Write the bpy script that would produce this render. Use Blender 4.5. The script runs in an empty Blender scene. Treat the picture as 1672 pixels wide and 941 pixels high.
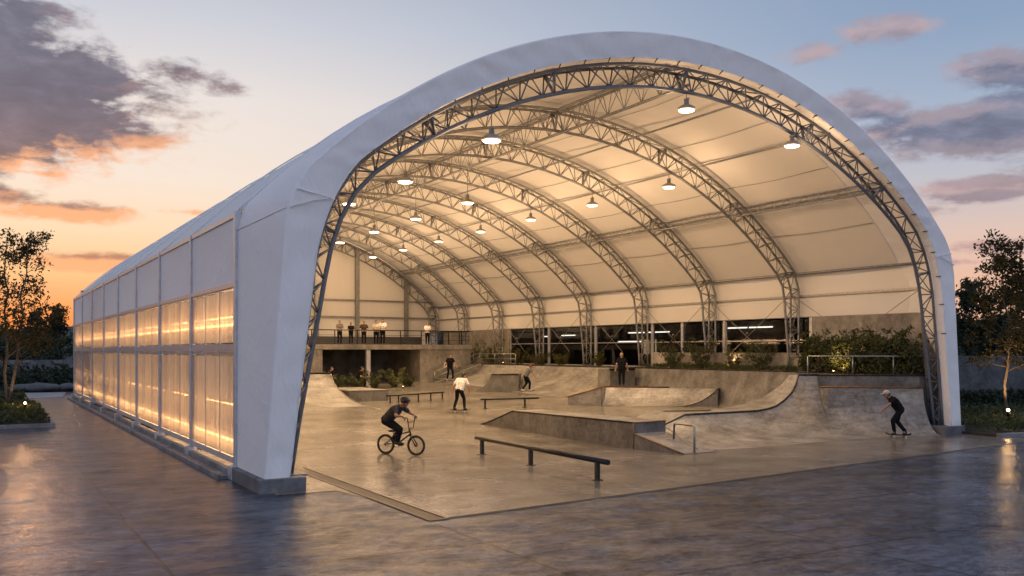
import bpy, math, random
from mathutils import Vector, Matrix, noise as mnoise
random.seed(7)
PI = math.pi
S = bpy.context.scene
COL = S.collection
V = Vector

# ------------------------------------------------------------------ helpers
def lin(c):
    c = c / 255.0
    return c / 12.92 if c <= .04045 else ((c + .055) / 1.055) ** 2.4
def rgb(r, g, b, k=1.0): return (lin(r) * k, lin(g) * k, lin(b) * k, 1.0)
def smst(a, b, x):
    t = min(1, max(0, (x - a) / (b - a)))
    return t * t * (3 - 2 * t)
def zf(x, y):                                   # height of the gently falling skatepark floor
    return .025 * max(0, y - 22.4) + .045 * max(0, x - 18) * smst(22.4, 28, y)

class MB:
    """collects faces of one mesh"""
    def __init__(s): s.v = []; s.f = []; s.sm = []; s.mi = []; s.cur = 0
    def face(s, idx, smooth=False): s.f.append(idx); s.sm.append(smooth); s.mi.append(s.cur)
    def quad(s, a, b, c, d, smooth=False):
        n = len(s.v); s.v += [tuple(a), tuple(b), tuple(c), tuple(d)]; s.face((n, n+1, n+2, n+3), smooth)
    def box(s, x0, x1, y0, y1, z0, z1, fn=None, b=0):
        P = [(x0,y0,z0),(x1,y0,z0),(x1,y1,z0),(x0,y1,z0),(x0,y0,z1),(x1,y0,z1),(x1,y1,z1),(x0,y1,z1)]
        if fn: P = [fn(*p) for p in P]
        n = len(s.v); s.v += [tuple(p) for p in P]
        for q in ((0,3,2,1),(4,5,6,7),(0,1,5,4),(1,2,6,5),(2,3,7,6),(3,0,4,7)): s.face(tuple(n+i for i in q))
        return s
    def path(s, pts, r, n=8, closed=False, caps=True, flat=1.0):
        pts = [V(p) for p in pts]; m = len(pts)
        rr = r if isinstance(r, (list, tuple)) else [r] * m
        tang = []
        for i in range(m):
            a = pts[i-1] if (i > 0 or closed) else pts[i]
            b = pts[(i+1) % m] if (i < m-1 or closed) else pts[i]
            t = b - a
            tang.append(t.normalized() if t.length > 1e-9 else V((0,0,1)))
        up = V((0,0,1)) if abs(tang[0].z) < .9 else V((1,0,0))
        u = tang[0].cross(up).normalized()
        base = len(s.v)
        for i in range(m):
            u = (u - tang[i] * u.dot(tang[i]))
            u = u.normalized() if u.length > 1e-6 else tang[i].orthogonal().normalized()
            w = tang[i].cross(u)
            for k in range(n):
                a = 2 * PI * k / n
                s.v.append(tuple(pts[i] + (u * math.cos(a) + w * math.sin(a) * flat) * rr[i]))
        for i in range(m if closed else m-1):
            for k in range(n):
                a = base + i*n + k; b = base + i*n + (k+1) % n
                c = base + ((i+1) % m)*n + (k+1) % n; d = base + ((i+1) % m)*n + k
                s.face((a, b, c, d), True)
        if caps and not closed:
            s.face(tuple(base + k for k in reversed(range(n))))
            s.face(tuple(base + (m-1)*n + k for k in range(n)))
        return s
    def tube(s, a, b, r, n=8): return s.path([a, b], r, n)
    def grid(s, rows, smooth=True, flip=False):
        base = len(s.v); m = len(rows[0])
        for r in rows: s.v += [tuple(p) for p in r]
        for i in range(len(rows)-1):
            for j in range(m-1):
                q = (base+i*m+j, base+i*m+j+1, base+(i+1)*m+j+1, base+(i+1)*m+j)
                s.face(q[::-1] if flip else q, smooth)
        return s
    def prism(s, poly, ext, smooth=False):       # poly: 3D points, ext: vector
        poly = [V(p) for p in poly]; e = V(ext); n = len(poly); b = len(s.v)
        s.v += [tuple(p) for p in poly] + [tuple(p + e) for p in poly]
        s.face(tuple(range(b, b+n))[::-1]); s.face(tuple(range(b+n, b+2*n)))
        for i in range(n):
            j = (i+1) % n; s.face((b+i, b+j, b+n+j, b+n+i), smooth)
        return s
    def lathe(s, prof, c=(0,0,0), n=20, axis=None):
        b = len(s.v); c = V(c)
        M = axis.to_track_quat('Z', 'Y').to_matrix() if axis is not None else Matrix.Identity(3)
        for (r, z) in prof:
            for k in range(n):
                a = 2*PI*k/n
                s.v.append(tuple(c + M @ V((r*math.cos(a), r*math.sin(a), z))))
        for i in range(len(prof)-1):
            for k in range(n):
                s.face((b+i*n+k, b+i*n+(k+1) % n, b+(i+1)*n+(k+1) % n, b+(i+1)*n+k), True)
        if prof[0][0] > 1e-4: s.face(tuple(b+k for k in reversed(range(n))))
        if prof[-1][0] > 1e-4: s.face(tuple(b+(len(prof)-1)*n+k for k in range(n)))
        return s
    def sphere(s, c, r, n=10, sq=(1,1,1)):
        b = len(s.v); c = V(c); m = n // 2
        for i in range(m+1):
            t = PI*i/m
            for k in range(n):
                a = 2*PI*k/n
                s.v.append((c.x + r*sq[0]*math.sin(t)*math.cos(a), c.y + r*sq[1]*math.sin(t)*math.sin(a), c.z - r*sq[2]*math.cos(t)))
        for i in range(m):
            for k in range(n): s.face((b+i*n+k, b+i*n+(k+1) % n, b+(i+1)*n+(k+1) % n, b+(i+1)*n+k), True)
        return s
    def build(s, name, mats, parent=None, loc=None, rz=0, bevel=0, clean=False):
        me = bpy.data.meshes.new(name)
        me.from_pydata(s.v, [], s.f)
        for i, p in enumerate(me.polygons):
            p.use_smooth = s.sm[i]; p.material_index = s.mi[i]
        for m in (mats if isinstance(mats, (list, tuple)) else [mats]): me.materials.append(m)
        me.validate(); me.update()
        o = bpy.data.objects.new(name, me); COL.objects.link(o)
        if parent: o.parent = parent
        if loc: o.location = loc
        if rz: o.rotation_euler.z = rz
        if bevel:
            b = o.modifiers.new('bevel', 'BEVEL'); b.width = bevel; b.segments = 2; b.limit_method = 'ANGLE'; b.angle_limit = .7
        return o

def tag(o, label=None, cat=None, group=None, kind=None):
    if label: o['label'] = label
    if cat: o['category'] = cat
    if group: o['group'] = group
    if kind: o['kind'] = kind
    return o
def empty(name, loc=(0,0,0), rz=0, label=None, cat=None, group=None):
    o = bpy.data.objects.new(name, None); COL.objects.link(o)
    o.location = loc; o.rotation_euler.z = rz; o.empty_display_size = .2
    return tag(o, label, cat, group)
def copy_tree(o, parent=None):
    c = o.copy(); COL.objects.link(c)
    if parent: c.parent = parent
    for ch in list(o.children): copy_tree(ch, c)
    return c

# ------------------------------------------------------------------ materials
class NT:
    def __init__(s, tree): s.t = tree; s.n = tree.nodes; s.l = tree.links
    def node(s, kind, **kw):
        nd = s.n.new(kind)
        for k, v in kw.items():
            if k == 'inp':
                for a, b in v.items():
                    if hasattr(b, 'is_linked') or isinstance(b, bpy.types.NodeSocket): s.l.new(b, nd.inputs[a])
                    else: nd.inputs[a].default_value = b
            else: setattr(nd, k, v)
        return nd
    def math(s, op, a, b=None, c=None, clamp=False):
        nd = s.n.new('ShaderNodeMath'); nd.operation = op; nd.use_clamp = clamp
        for i, x in enumerate((a, b, c)):
            if x is None: continue
            if isinstance(x, bpy.types.NodeSocket): s.l.new(x, nd.inputs[i])
            else: nd.inputs[i].default_value = x
        return nd.outputs[0]
    def mix(s, f, a, b, kind='MIX'):
        nd = s.n.new('ShaderNodeMix'); nd.data_type = 'RGBA'; nd.blend_type = kind
        for i, x in ((0, f), (6, a), (7, b)):
            if isinstance(x, bpy.types.NodeSocket): s.l.new(x, nd.inputs[i])
            else: nd.inputs[i].default_value = x
        return nd.outputs[2]
    def ramp(s, f, stops, interp='LINEAR'):
        nd = s.n.new('ShaderNodeValToRGB'); cr = nd.color_ramp; cr.interpolation = interp
        while len(cr.elements) < len(stops): cr.elements.new(.5)
        for e, (p, c) in zip(cr.elements, stops):
            e.position = p; e.color = c if isinstance(c, (tuple, list)) else (c, c, c, 1)
        s.l.new(f, nd.inputs[0]); return nd.outputs[0]
    def noise(s, vec, scale, detail=4, rough=.55, dist=0):
        nd = s.node('ShaderNodeTexNoise', inp={'Scale': scale, 'Detail': detail, 'Roughness': rough, 'Distortion': dist})
        if vec is not None: s.l.new(vec, nd.inputs['Vector'])
        return nd.outputs['Fac']
    def mapping(s, vec, scale=(1,1,1), rot=(0,0,0)):
        nd = s.node('ShaderNodeMapping', inp={'Scale': scale, 'Rotation': rot}); s.l.new(vec, nd.inputs['Vector']); return nd.outputs[0]
    def bump(s, h, strength=.3, dist=.02, normal=None):
        nd = s.node('ShaderNodeBump', inp={'Strength': strength, 'Distance': dist, 'Height': h})
        if normal is not None: s.l.new(normal, nd.inputs['Normal'])
        return nd.outputs[0]

def new_mat(name):
    m = bpy.data.materials.new(name); m.use_nodes = True
    nt = NT(m.node_tree); p = nt.n['Principled BSDF']
    return m, nt, p
def geo_pos(nt): return nt.node('ShaderNodeNewGeometry').outputs['Position']
def obj_co(nt): return nt.node('ShaderNodeTexCoord').outputs['Object']

def concrete(name, c0, c1, r0=.35, r1=.7, scale=.5, bump=.25, spec=.5, seams=None, streak=False):
    m, nt, p = new_mat(name); pos = geo_pos(nt)
    big = nt.noise(pos, scale, 7, .6, .1)
    fine = nt.noise(pos, scale*9, 5, .65)
    grit = nt.noise(pos, 60, 2, .5)
    mixv = nt.math('ADD', nt.math('MULTIPLY', big, .6), nt.math('MULTIPLY', fine, .4))
    col = nt.ramp(mixv, [(.38, c0), (.5, tuple((a+b)/2 for a, b in zip(c0, c1))), (.61, c1)])
    spots = nt.ramp(nt.noise(pos, scale*2.1, 6, .6, .1), [(.4, (1,1,1,1)), (.75, (.8,.79,.77,1))])
    col = nt.mix(1.0, col, spots, 'MULTIPLY')
    if streak:
        st = nt.noise(nt.mapping(pos, (1.3, 1.3, .6)), 1.3, 6, .62, .8)
        col = nt.mix(1.0, col, nt.ramp(st, [(.38, (.76,.75,.74,1)), (.62, (1.06,1.06,1.06,1))]), 'MULTIPLY')
    col = nt.mix(.35, col, nt.mix(1.0, col, nt.ramp(grit, [(.3, (.75,.75,.75,1)), (.7, (1.15,1.15,1.15,1))]), 'MULTIPLY'))
    h = nt.math('ADD', nt.math('MULTIPLY', fine, .6), nt.math('MULTIPLY', grit, .25))
    if name.startswith('trowelled'):
        sc = nt.noise(nt.mapping(pos, (.5, .5, 3.0), (.5, .35, .6)), 2.6, 7, .72, .2)
        col = nt.mix(1.0, col, nt.ramp(sc, [(.36, (.7,.69,.67,1)), (.5, (1,1,1,1)), (.66, (1.14,1.14,1.13,1))]), 'MULTIPLY')
    if seams:
        br = nt.node('ShaderNodeTexBrick', offset=0.0, inp={'Scale': 1.0, 'Mortar Size': seams[2], 'Brick Width': seams[0], 'Row Height': seams[1], 'Mortar Smooth': .2, 'Bias': 0.0})
        nt.l.new(nt.mapping(pos, (1,1,1), (0,0,seams[3])), br.inputs['Vector'])
        col = nt.mix(nt.math('MULTIPLY', br.outputs['Fac'], .75), col, (.015,.015,.017,1))
        h = nt.math('SUBTRACT', h, nt.math('MULTIPLY', br.outputs['Fac'], 1.2))
    nt.l.new(col, p.inputs['Base Color'])
    rg = nt.ramp(nt.noise(pos, scale*1.6, 5, .5, 0), [(.3, r0), (.7, r1)])
    nt.l.new(rg, p.inputs['Roughness'])
    wet = nt.noise(nt.mapping(pos, (.7, 1.2, 1), (0, 0, .53)), 1.1, 8, .66, .2)
    nt.l.new(nt.ramp(wet, [(.38, spec*.25), (.5, spec*.8), (.62, min(1, spec*1.6))]), p.inputs['Specular IOR Level'])
    nt.l.new(nt.bump(h, bump, .01), p.inputs['Normal'])
    return m

def plain(name, c, rough=.5, metal=0, var=.25, scale=6, bump=0, spec=.5):
    m, nt, p = new_mat(name); co = obj_co(nt)
    n = nt.noise(co, scale, 5, .6)
    lo = tuple(x*(1-var) for x in c[:3]) + (1,); hi = tuple(min(1, x*(1+var)) for x in c[:3]) + (1,)
    nt.l.new(nt.ramp(n, [(.3, lo), (.7, hi)]), p.inputs['Base Color'])
    nt.l.new(nt.ramp(n, [(.3, rough*.8), (.7, min(1, rough*1.2))]), p.inputs['Roughness'])
    p.inputs['Metallic'].default_value = metal; p.inputs['Specular IOR Level'].default_value = spec
    if bump: nt.l.new(nt.bump(nt.noise(co, scale*(1.2 if 'cotton' in name or 'denim' in name else 5), 4), bump*(3 if 'cotton' in name or 'denim' in name else 1), .02), p.inputs['Normal'])
    return m

def canvas(name, c, transl=.12, wr=1.0):
    m, nt, p = new_mat(name); pos = geo_pos(nt)
    w1 = nt.noise(nt.mapping(pos, (1.3, .35, .45)), 1.1, 4, .5, .8)
    w2 = nt.noise(nt.mapping(pos, (2.2, .8, .7)), 2.6, 5, .55, 1.2)
    dirt = nt.noise(pos, .6, 5, .6)
    nt.l.new(nt.ramp(dirt, [(.3, tuple(x*.98 for x in c[:3])+(1,)), (.65, c)]), p.inputs['Base Color'])
    p.inputs['Roughness'].default_value = .85 if wr < .6 else .6; p.inputs['Specular IOR Level'].default_value = .05 if wr < .6 else .25
    h = nt.math('ADD', nt.math('MULTIPLY', w1, 1.0), nt.math('MULTIPLY', w2, .35))
    b = nt.bump(h, .65*wr, .09)
    nt.l.new(b, p.inputs['Normal'])
    tr = nt.node('ShaderNodeBsdfTranslucent', inp={'Color': (.75,.72,.68,1)})
    nt.l.new(b, tr.inputs['Normal'])
    mx = nt.node('ShaderNodeMixShader', inp={0: transl})
    nt.l.new(p.outputs[0], mx.inputs[1]); nt.l.new(tr.outputs[0], mx.inputs[2])
    nt.l.new(mx.outputs[0], nt.n['Material Output'].inputs[0])
    return m

def emitter(name, c, strength):
    m, nt, p = new_mat(name)
    p.inputs['Base Color'].default_value = (.9,.85,.75,1)
    p.inputs['Emission Color'].default_value = c; p.inputs['Emission Strength'].default_value = strength
    return m

def leaf_mat(name, c0, c1, transl=.3):
    m, nt, p = new_mat(name); pos = geo_pos(nt)
    n = nt.noise(pos, 2.3, 3, .6); n2 = nt.noise(pos, 17, 2, .5)
    f = nt.math('ADD', nt.math('MULTIPLY', n, .6), nt.math('MULTIPLY', n2, .4))
    col = nt.ramp(f, [(.33, c0), (.65, c1)])
    nt.l.new(col, p.inputs['Base Color']); p.inputs['Roughness'].default_value = .55; p.inputs['Specular IOR Level'].default_value = .3
    tr = nt.node('ShaderNodeBsdfTranslucent'); nt.l.new(col, tr.inputs['Color'])
    mx = nt.node('ShaderNodeMixShader', inp={0: transl})
    nt.l.new(p.outputs[0], mx.inputs[1]); nt.l.new(tr.outputs[0], mx.inputs[2])
    nt.l.new(mx.outputs[0], nt.n['Material Output'].inputs[0])
    return m

def schlick(nt):
    f = nt.node('ShaderNodeLayerWeight', inp={'Blend': .5}).outputs['Facing']
    return nt.math('ADD', nt.math('MULTIPLY', nt.math('POWER', f, 5.0), .96), .04)

def poly_mat():
    m, nt, p = new_mat('fluted_polycarbonate'); pos = geo_pos(nt)
    wv = nt.node('ShaderNodeTexWave', wave_type='BANDS', bands_direction='Y', inp={'Scale': 9.0, 'Distortion': .4, 'Detail': 1.0})
    nt.l.new(pos, wv.inputs['Vector'])
    br = nt.noise(nt.mapping(pos, (.1, 2.6, .05)), 1.5, 4, .6)
    nz = nt.noise(nt.mapping(pos, (1, 1.2, .6)), 2.5, 4, .6)
    bmp = nt.bump(wv.outputs['Fac'], .5, .02)
    
    gl = nt.node('ShaderNodeBsdfAnisotropic', inp={'Color': (.8,.8,.82,1), 'Roughness': .28})
    df = nt.node('ShaderNodeBsdfDiffuse', inp={'Color': (.5,.5,.52,1)})
    nt.l.new(bmp, gl.inputs['Normal'])
    rib = nt.noise(nt.mapping(pos, (.05, 9, .02)), 1.0, 5, .7)
    ribc = nt.ramp(rib, [(.36, (.5,.44,.38,1)), (.48, (.76,.70,.62,1)), (.6, (.93,.88,.8,1))])
    tl = nt.node('ShaderNodeBsdfTranslucent'); tp = nt.node('ShaderNodeBsdfTransparent'); nt.l.new(ribc, tl.inputs[0]); nt.l.new(ribc, tp.inputs[0])
    tf = nt.math('ADD', nt.math('MULTIPLY', nt.ramp(rib, [(.36, 0.0), (.62, 1.0)]), .34), nt.ramp(nt.math('ADD', nt.math('MULTIPLY', br, .6), nt.math('MULTIPLY', nz, .4)), [(.38, .12), (.62, .42)]))
    m1 = nt.node('ShaderNodeMixShader'); nt.l.new(tf, m1.inputs[0]); nt.l.new(tl.outputs[0], m1.inputs[1]); nt.l.new(tp.outputs[0], m1.inputs[2])
    m3 = nt.node('ShaderNodeMixShader', inp={0: .18}); nt.l.new(m1.outputs[0], m3.inputs[1]); nt.l.new(df.outputs[0], m3.inputs[2])
    fr = schlick(nt)
    m2 = nt.node('ShaderNodeMixShader'); nt.l.new(nt.math('MULTIPLY', fr, .38), m2.inputs[0]); nt.l.new(m3.outputs[0], m2.inputs[1]); nt.l.new(gl.outputs[0], m2.inputs[2])
    nt.l.new(m2.outputs[0], nt.n['Material Output'].inputs[0])
    return m

def glass_mat():
    m, nt, p = new_mat('dark_window_glass')
    tp = nt.node('ShaderNodeBsdfTransparent', inp={'Color': (.55,.58,.62,1)})
    gl = nt.node('ShaderNodeBsdfAnisotropic', inp={'Color': (1,1,1,1), 'Roughness': .03})
    fr = schlick(nt)
    m2 = nt.node('ShaderNodeMixShader'); nt.l.new(fr, m2.inputs[0]); nt.l.new(tp.outputs[0], m2.inputs[1]); nt.l.new(gl.outputs[0], m2.inputs[2])
    nt.l.new(m2.outputs[0], nt.n['Material Output'].inputs[0])
    return m

def apron_mat():
    m, nt, p = new_mat('wet_stamped_apron'); pos = geo_pos(nt)
    sp = nt.mapping(pos, (.8, 1.25, 1), (0, 0, .53))              # brushed along one direction
    big = nt.noise(pos, .2, 6, .6, .4); mid = nt.noise(sp, 1.7, 9, .7, .2); fine = nt.noise(sp, 6.5, 7, .7, .2); grit = nt.noise(pos, 34, 4, .65)
    f = nt.math('ADD', nt.math('MULTIPLY', big, .3), nt.math('ADD', nt.math('MULTIPLY', mid, .4), nt.math('MULTIPLY', fine, .3)))
    col = nt.ramp(f, [(.42, (.013,.019,.032,1)), (.5, (.046,.061,.090,1)), (.58, (.108,.133,.178,1))])
    col = nt.mix(.7, col, nt.mix(1.0, col, nt.ramp(grit, [(.35, (.5,.5,.5,1)), (.65, (1.4,1.4,1.4,1))]), 'MULTIPLY'))
    br = nt.node('ShaderNodeTexBrick', offset=0.0, inp={'Scale': 1.0, 'Mortar Size': .03, 'Brick Width': 4.3, 'Row Height': 2.9, 'Mortar Smooth': .3, 'Bias': 0.0})
    mp = nt.node('ShaderNodeMapping', inp={'Location': (2.2, -.15, 0)}); nt.l.new(pos, mp.inputs[0]); nt.l.new(mp.outputs[0], br.inputs['Vector'])
    jt = nt.math('MULTIPLY', br.outputs['Fac'], nt.ramp(nt.noise(pos, .8, 2), [(.3, .7), (.5, 1.0)]))
    col = nt.mix(nt.math('MULTIPLY', jt, .8), col, (.012,.012,.014,1))
    nt.l.new(col, p.inputs['Base Color'])
    rf = nt.math('ADD', nt.math('MULTIPLY', mid, .4), nt.math('ADD', nt.math('MULTIPLY', big, .25), nt.math('MULTIPLY', fine, .35)))
    nt.l.new(nt.ramp(rf, [(.42, .17), (.5, .22), (.58, .266)]), p.inputs['Roughness']); wet = nt.noise(sp, 1.3, 9, .7, .2)
    nt.l.new(nt.ramp(nt.math('ADD', nt.math('MULTIPLY', wet, .6), nt.math('MULTIPLY', fine, .4)), [(.42, .03), (.5, .13), (.57, .42)]), p.inputs['Specular IOR Level'])
    tex = nt.noise(sp, 6.5, 9, .7, .15)
    h = nt.math('ADD', nt.math('MULTIPLY', tex, .55), nt.math('MULTIPLY', grit, .22))
    h = nt.math('SUBTRACT', h, nt.math('MULTIPLY', jt, .5))
    nt.l.new(nt.bump(h, .9, .02), p.inputs['Normal'])
    return m

M = {}
M['apron'] = apron_mat()
M['floor'] = concrete('polished_park_floor', (.085,.077,.066,1), (.265,.24,.205,1), .19, .26, .5, .22, .5, seams=(6.2, 5.4, .008, .02))
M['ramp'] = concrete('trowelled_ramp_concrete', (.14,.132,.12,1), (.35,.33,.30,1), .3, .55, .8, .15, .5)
M['rampshade'] = concrete('shade_dark_concrete', (.10,.096,.09,1), (.23,.22,.205,1), .45, .75, 1.1, .3, .4, streak=True)  # darkened ramp concrete: shade of upright faces put into its colour
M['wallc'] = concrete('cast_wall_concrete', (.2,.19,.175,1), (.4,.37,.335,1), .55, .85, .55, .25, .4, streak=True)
M['block'] = concrete('grey_block_concrete', (.1,.105,.115,1), (.19,.195,.205,1), .4, .7, 1.5, .3)
M['kerb'] = concrete('kerb_concrete', (.13,.13,.135,1), (.27,.27,.275,1), .4, .7, 1.5, .3)
M['garden'] = concrete('garden_wall_concrete', (.11,.115,.125,1), (.2,.205,.215,1), .6, .9, .6, .3, .3, streak=True)
M['path'] = concrete('pale_path', (.2,.2,.21,1), (.34,.34,.35,1), .3, .6, .7, .2)
M['canvas'] = canvas('white_tent_canvas', (.86,.86,.87,1), .06)
M['roof'] = canvas('roof_membrane_cloth', (.80,.785,.75,1), .03, .25)
M['gable'] = canvas('gable_cloth', (.74,.72,.68,1), .05, .4)
M['steel'] = plain('galvanised_truss_steel', (.31,.31,.31,1), .42, .75, .25, 9)
M['bluesteel'] = plain('blue_grey_painted_steel', (.135,.15,.18,1), .42, .35, .2, 9)
M['alu'] = plain('pale_aluminium_frame', (.55,.56,.6,1), .38, .55, .15, 5)
M['black'] = plain('black_painted_steel', (.012,.012,.013,1), .32, .3, .3, 12)
M['coping'] = plain('worn_steel_coping', (.05,.045,.04,1), .3, .85, .4, 7)
M['rust'] = plain('rusty_edge_angle', (.22,.105,.045,1), .5, .5, .4, 4)
M['drain'] = plain('steel_drain_grate', (.14,.125,.11,1), .42, .8, .3, 12)
M['rail'] = plain('grey_hand_rail', (.3,.3,.29,1), .35, .8, .2, 8)
M['poly'] = poly_mat()
M['glass'] = glass_mat()
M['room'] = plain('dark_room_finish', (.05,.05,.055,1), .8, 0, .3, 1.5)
M['bulb'] = emitter('warm_lamp_lens', (1,.78,.5,1), 14)
M['led'] = emitter('warm_light_strip', (1,.54,.23,1), 19)
M['tube'] = emitter('fluorescent_tube_glow', (1,.86,.66,1), 4.5)
M['gbulb'] = emitter('garden_lamp_glow', (1,.62,.28,1), 22)
M['lit'] = emitter('lit_room_panel', (1,.6,.28,1), .9)
M['lampbody'] = plain('grey_lamp_housing', (.3,.29,.28,1), .45, .4, .2, 6)
M['leaf'] = leaf_mat('broad_leaf', (.032,.045,.016,1), (.105,.115,.04,1))
M['leaft'] = leaf_mat('warm_tree_leaf', (.04,.036,.012,1), (.11,.085,.026,1), .5)
M['leafy'] = leaf_mat('yellow_green_leaf', (.05,.06,.016,1), (.13,.125,.035,1), .35)
M['leafd'] = leaf_mat('dark_evergreen_leaf', (.012,.02,.012,1), (.035,.05,.025,1), .15)
M['bark'] = plain('tree_bark', (.10,.075,.055,1), .8, 0, .45, 14, .6)
M['grass'] = leaf_mat('lawn_grass', (.025,.045,.014,1), (.06,.08,.028,1), .2)
M['soil'] = plain('planting_soil', (.03,.025,.02,1), .9, 0, .4, 8, .5)
M['lawn'] = plain('lawn_ground', (.025,.035,.014,1), .9, 0, .5, 3, .5)
M['rock'] = plain('pale_garden_rock', (.10,.10,.10,1), .7, 0, .4, 2, .6)
def skin_mat(n, c): return plain(n, c, .5, 0, .15, 10, 0, .4)
M['skin'] = skin_mat('warm_skin', (.42,.235,.15,1)); M['skin2'] = skin_mat('tan_skin', (.27,.145,.09,1))
def cloth(n, c): return plain(n, c, .9, 0, .3, 14, .25, .05)
M['c_black'] = cloth('black_cotton', (.012,.012,.014,1)); M['c_trouser'] = cloth('dark_denim', (.011,.012,.016,1))
M['c_grey'] = cloth('charcoal_cotton', (.05,.05,.055,1)); M['c_white'] = cloth('white_cotton', (.72,.7,.67,1))
M['c_mid'] = cloth('mid_grey_cotton', (.15,.145,.14,1)); M['c_cream'] = cloth('cream_shirt', (.5,.46,.4,1))
M['c_brown'] = cloth('brown_cotton', (.07,.05,.04,1))
M['hair'] = plain('dark_hair', (.012,.009,.007,1), .5, 0, .3, 30); M['hair2'] = plain('reddish_hair', (.09,.03,.015,1), .5, 0, .3, 30); M['hair3'] = plain('fair_hair', (.28,.2,.11,1), .5, 0, .3, 30)
M['cap'] = cloth('pale_cap', (.4,.38,.36,1))
M['helmet'] = plain('glossy_dark_helmet', (.012,.014,.022,1), .18, 0, .1, 5)
M['rubber'] = plain('black_rubber', (.01,.01,.01,1), .6, 0, .2, 20)
M['rim'] = plain('dark_rim', (.03,.03,.032,1), .3, .8, .2, 20)
M['shoe'] = plain('dark_shoe', (.015,.014,.014,1), .6, 0, .3, 20); M['shoew'] = plain('pale_shoe', (.45,.42,.4,1), .6, 0, .2, 20)
M['wood'] = plain('maple_deck', (.05,.03,.02,1), .5, 0, .2, 12); M['wheel'] = plain('cream_wheel', (.6,.55,.45,1), .4, 0, .1, 12)
M['eye'] = plain('dark_eye', (.01,.008,.007,1), .2)

# ------------------------------------------------------------------ tent frame of reference
CX, HW, EAVE, RISE = 16.8, 11.9, 5.78, 5.22
Y0, BAY = 20.27, 4.80
SK = .047
def T(x, y, z): return (CX + x, y + SK * (x + HW), z)
def arc(hw, zb, rise, n=28):
    R = (hw*hw + rise*rise) / (2*rise); zc = zb + rise - R; a = math.asin(hw / R)
    return [(R*math.sin(-a + 2*a*i/n), zc + R*math.cos(-a + 2*a*i/n)) for i in range(n+1)]
def arc_z(x, hw=HW, zb=EAVE, rise=RISE):
    R = (hw*hw + rise*rise) / (2*rise); return zb + rise - R + math.sqrt(max(0, R*R - x*x))
YB = Y0 + 8*BAY

tent = empty('tent_hall', T(0, Y0, 0), 0, 'huge white barrel vaulted fabric hall with open arched front and steel lattice arches', 'tent')
tl = V(tent.location)
def tb(mb, name, mat, parent=None, **kw):
    """part of the tent: vertices already in world space"""
    o = mb.build(name, mat, parent or tent, **kw)
    if parent is None or parent == tent: o.location = -tl
    return o

# roof membrane --------------------------------------------------
NP = 36
base = arc(HW, EAVE, RISE, NP)
rows = []
for b in range(8):
    for k in range(6):
        fr = k/6
        sag = .09*math.sin(PI*fr)**2
        y = Y0 + (b+fr)*BAY
        rows.append([T(x*(1-sag/16), y, z - sag*.8) for (x, z) in base])
rows.append([T(x, YB, z) for (x, z) in base])
mb = MB().grid(rows, True)
tb(mb, 'roof_membrane', M['roof'])
for b in range(0, 9):                                   # welded ribs over each arch outside
    y = Y0 + b*BAY
    tb(MB().path([T(x*1.003, y, z+.02) for (x, z) in base], .024, 6), 'roof_rib', M['canvas'])
for i in range(3, NP-2):
    if i % 2 == 1 and i not in (17, 19):
        x, z = base[i]
        if i % 4 == 1: tb(MB().path([T(x*.996*(1-.09*math.sin(PI*k/6)**2/16), Y0+(b+k/6)*BAY, z-.035-.072*math.sin(PI*k/6)**2) for b in range(8) for k in range(6)], .011, 4), 'membrane_seam', M['steel'])

# front hood -------------------------------------------------------
YF = 17.95
FE = 6.08                                             # the hood's kink is a little higher than the eave
NL, NA = 30, 150
def rounded(pts, k, w):
    """ease the corner at index k over w points each side"""
    p0, p1, p2 = pts[k-w], pts[k], pts[k+w]; out = list(pts)
    c = ((p1[0]*.8 + (p0[0]+p2[0])*.1), (p1[1]*.8 + (p0[1]+p2[1])*.1))
    for i in range(-w, w+1):
        t = (i+w)/(2*w); out[k+i] = tuple(p0[j]*(1-t)**2 + 2*c[j]*t*(1-t) + p2[j]*t*t for j in (0, 1))
    return out
def outline(leg, a, w):
    pts = leg[:-1] + a + [(-x, z) for (x, z) in reversed(leg[:-1])]
    pts = rounded(pts, NL, w); return rounded(pts, len(pts)-1-NL, w)
def front_profile(off=0.0):
    """front outline (x,z), offset inwards by off; legs lean in"""
    leg = []
    for i in range(NL+1):
        t = i/NL; leg.append((-(11.93 - .46*t) + off*(.66+.34*t), .28 + (FE-.28)*t))
    a = arc(11.47 - off, FE, 11.07 - FE - off*.84, NA)
    return outline(leg, a, 4 + int(off*4))
def back_profile(): 
    leg = [(-(HW+.02), .28 + (EAVE-.28)*i/NL) for i in range(NL+1)]
    a = arc(HW+.02, EAVE, RISE+.03, NA)
    return outline(leg, a, 2)
def pucker(i, q):
    return (.05*mnoise.noise(V((i*.55, q*1.2, 1.7))) + .03*mnoise.noise(V((i*1.3, q*2.0, 5.1)))) * min(1, q/.25) * (1 if q < .7 else .6)
bp, fp = back_profile(), front_profile()
def hood_row(t): return [T(b[0]+(f[0]-b[0])*t, Y0 + .02 + (YF+.05-Y0)*t, b[1]+(f[1]-b[1])*t) for b, f in zip(bp, fp)]
rows = [hood_row(t) for t in (0, .02, .15, .3, .45, .6, .75, .88, .96, .985, 1.0)]
rows.append([T(x, YF+.012, z) for (x, z) in front_profile(.018)])
rows.append([T(x, YF, z) for (x, z) in front_profile(.045)])
FO = .80
for q in (.07, .1, .16, .24, .32, .4, .48, .56, .64, .72, .77): rows.append([T(x, YF+.05*q+pucker(i, q), z) for i, (x, z) in enumerate(front_profile(q))])
rows.append([T(x, YF+.05, z) for (x, z) in front_profile(FO)])
rows.append([T(x, YF+.1, z) for (x, z) in front_profile(FO+.01)])
rows.append([T(x, YF+.3, z) for (x, z) in front_profile(FO+.01)])
mb = MB().grid(rows, True, True)
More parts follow.
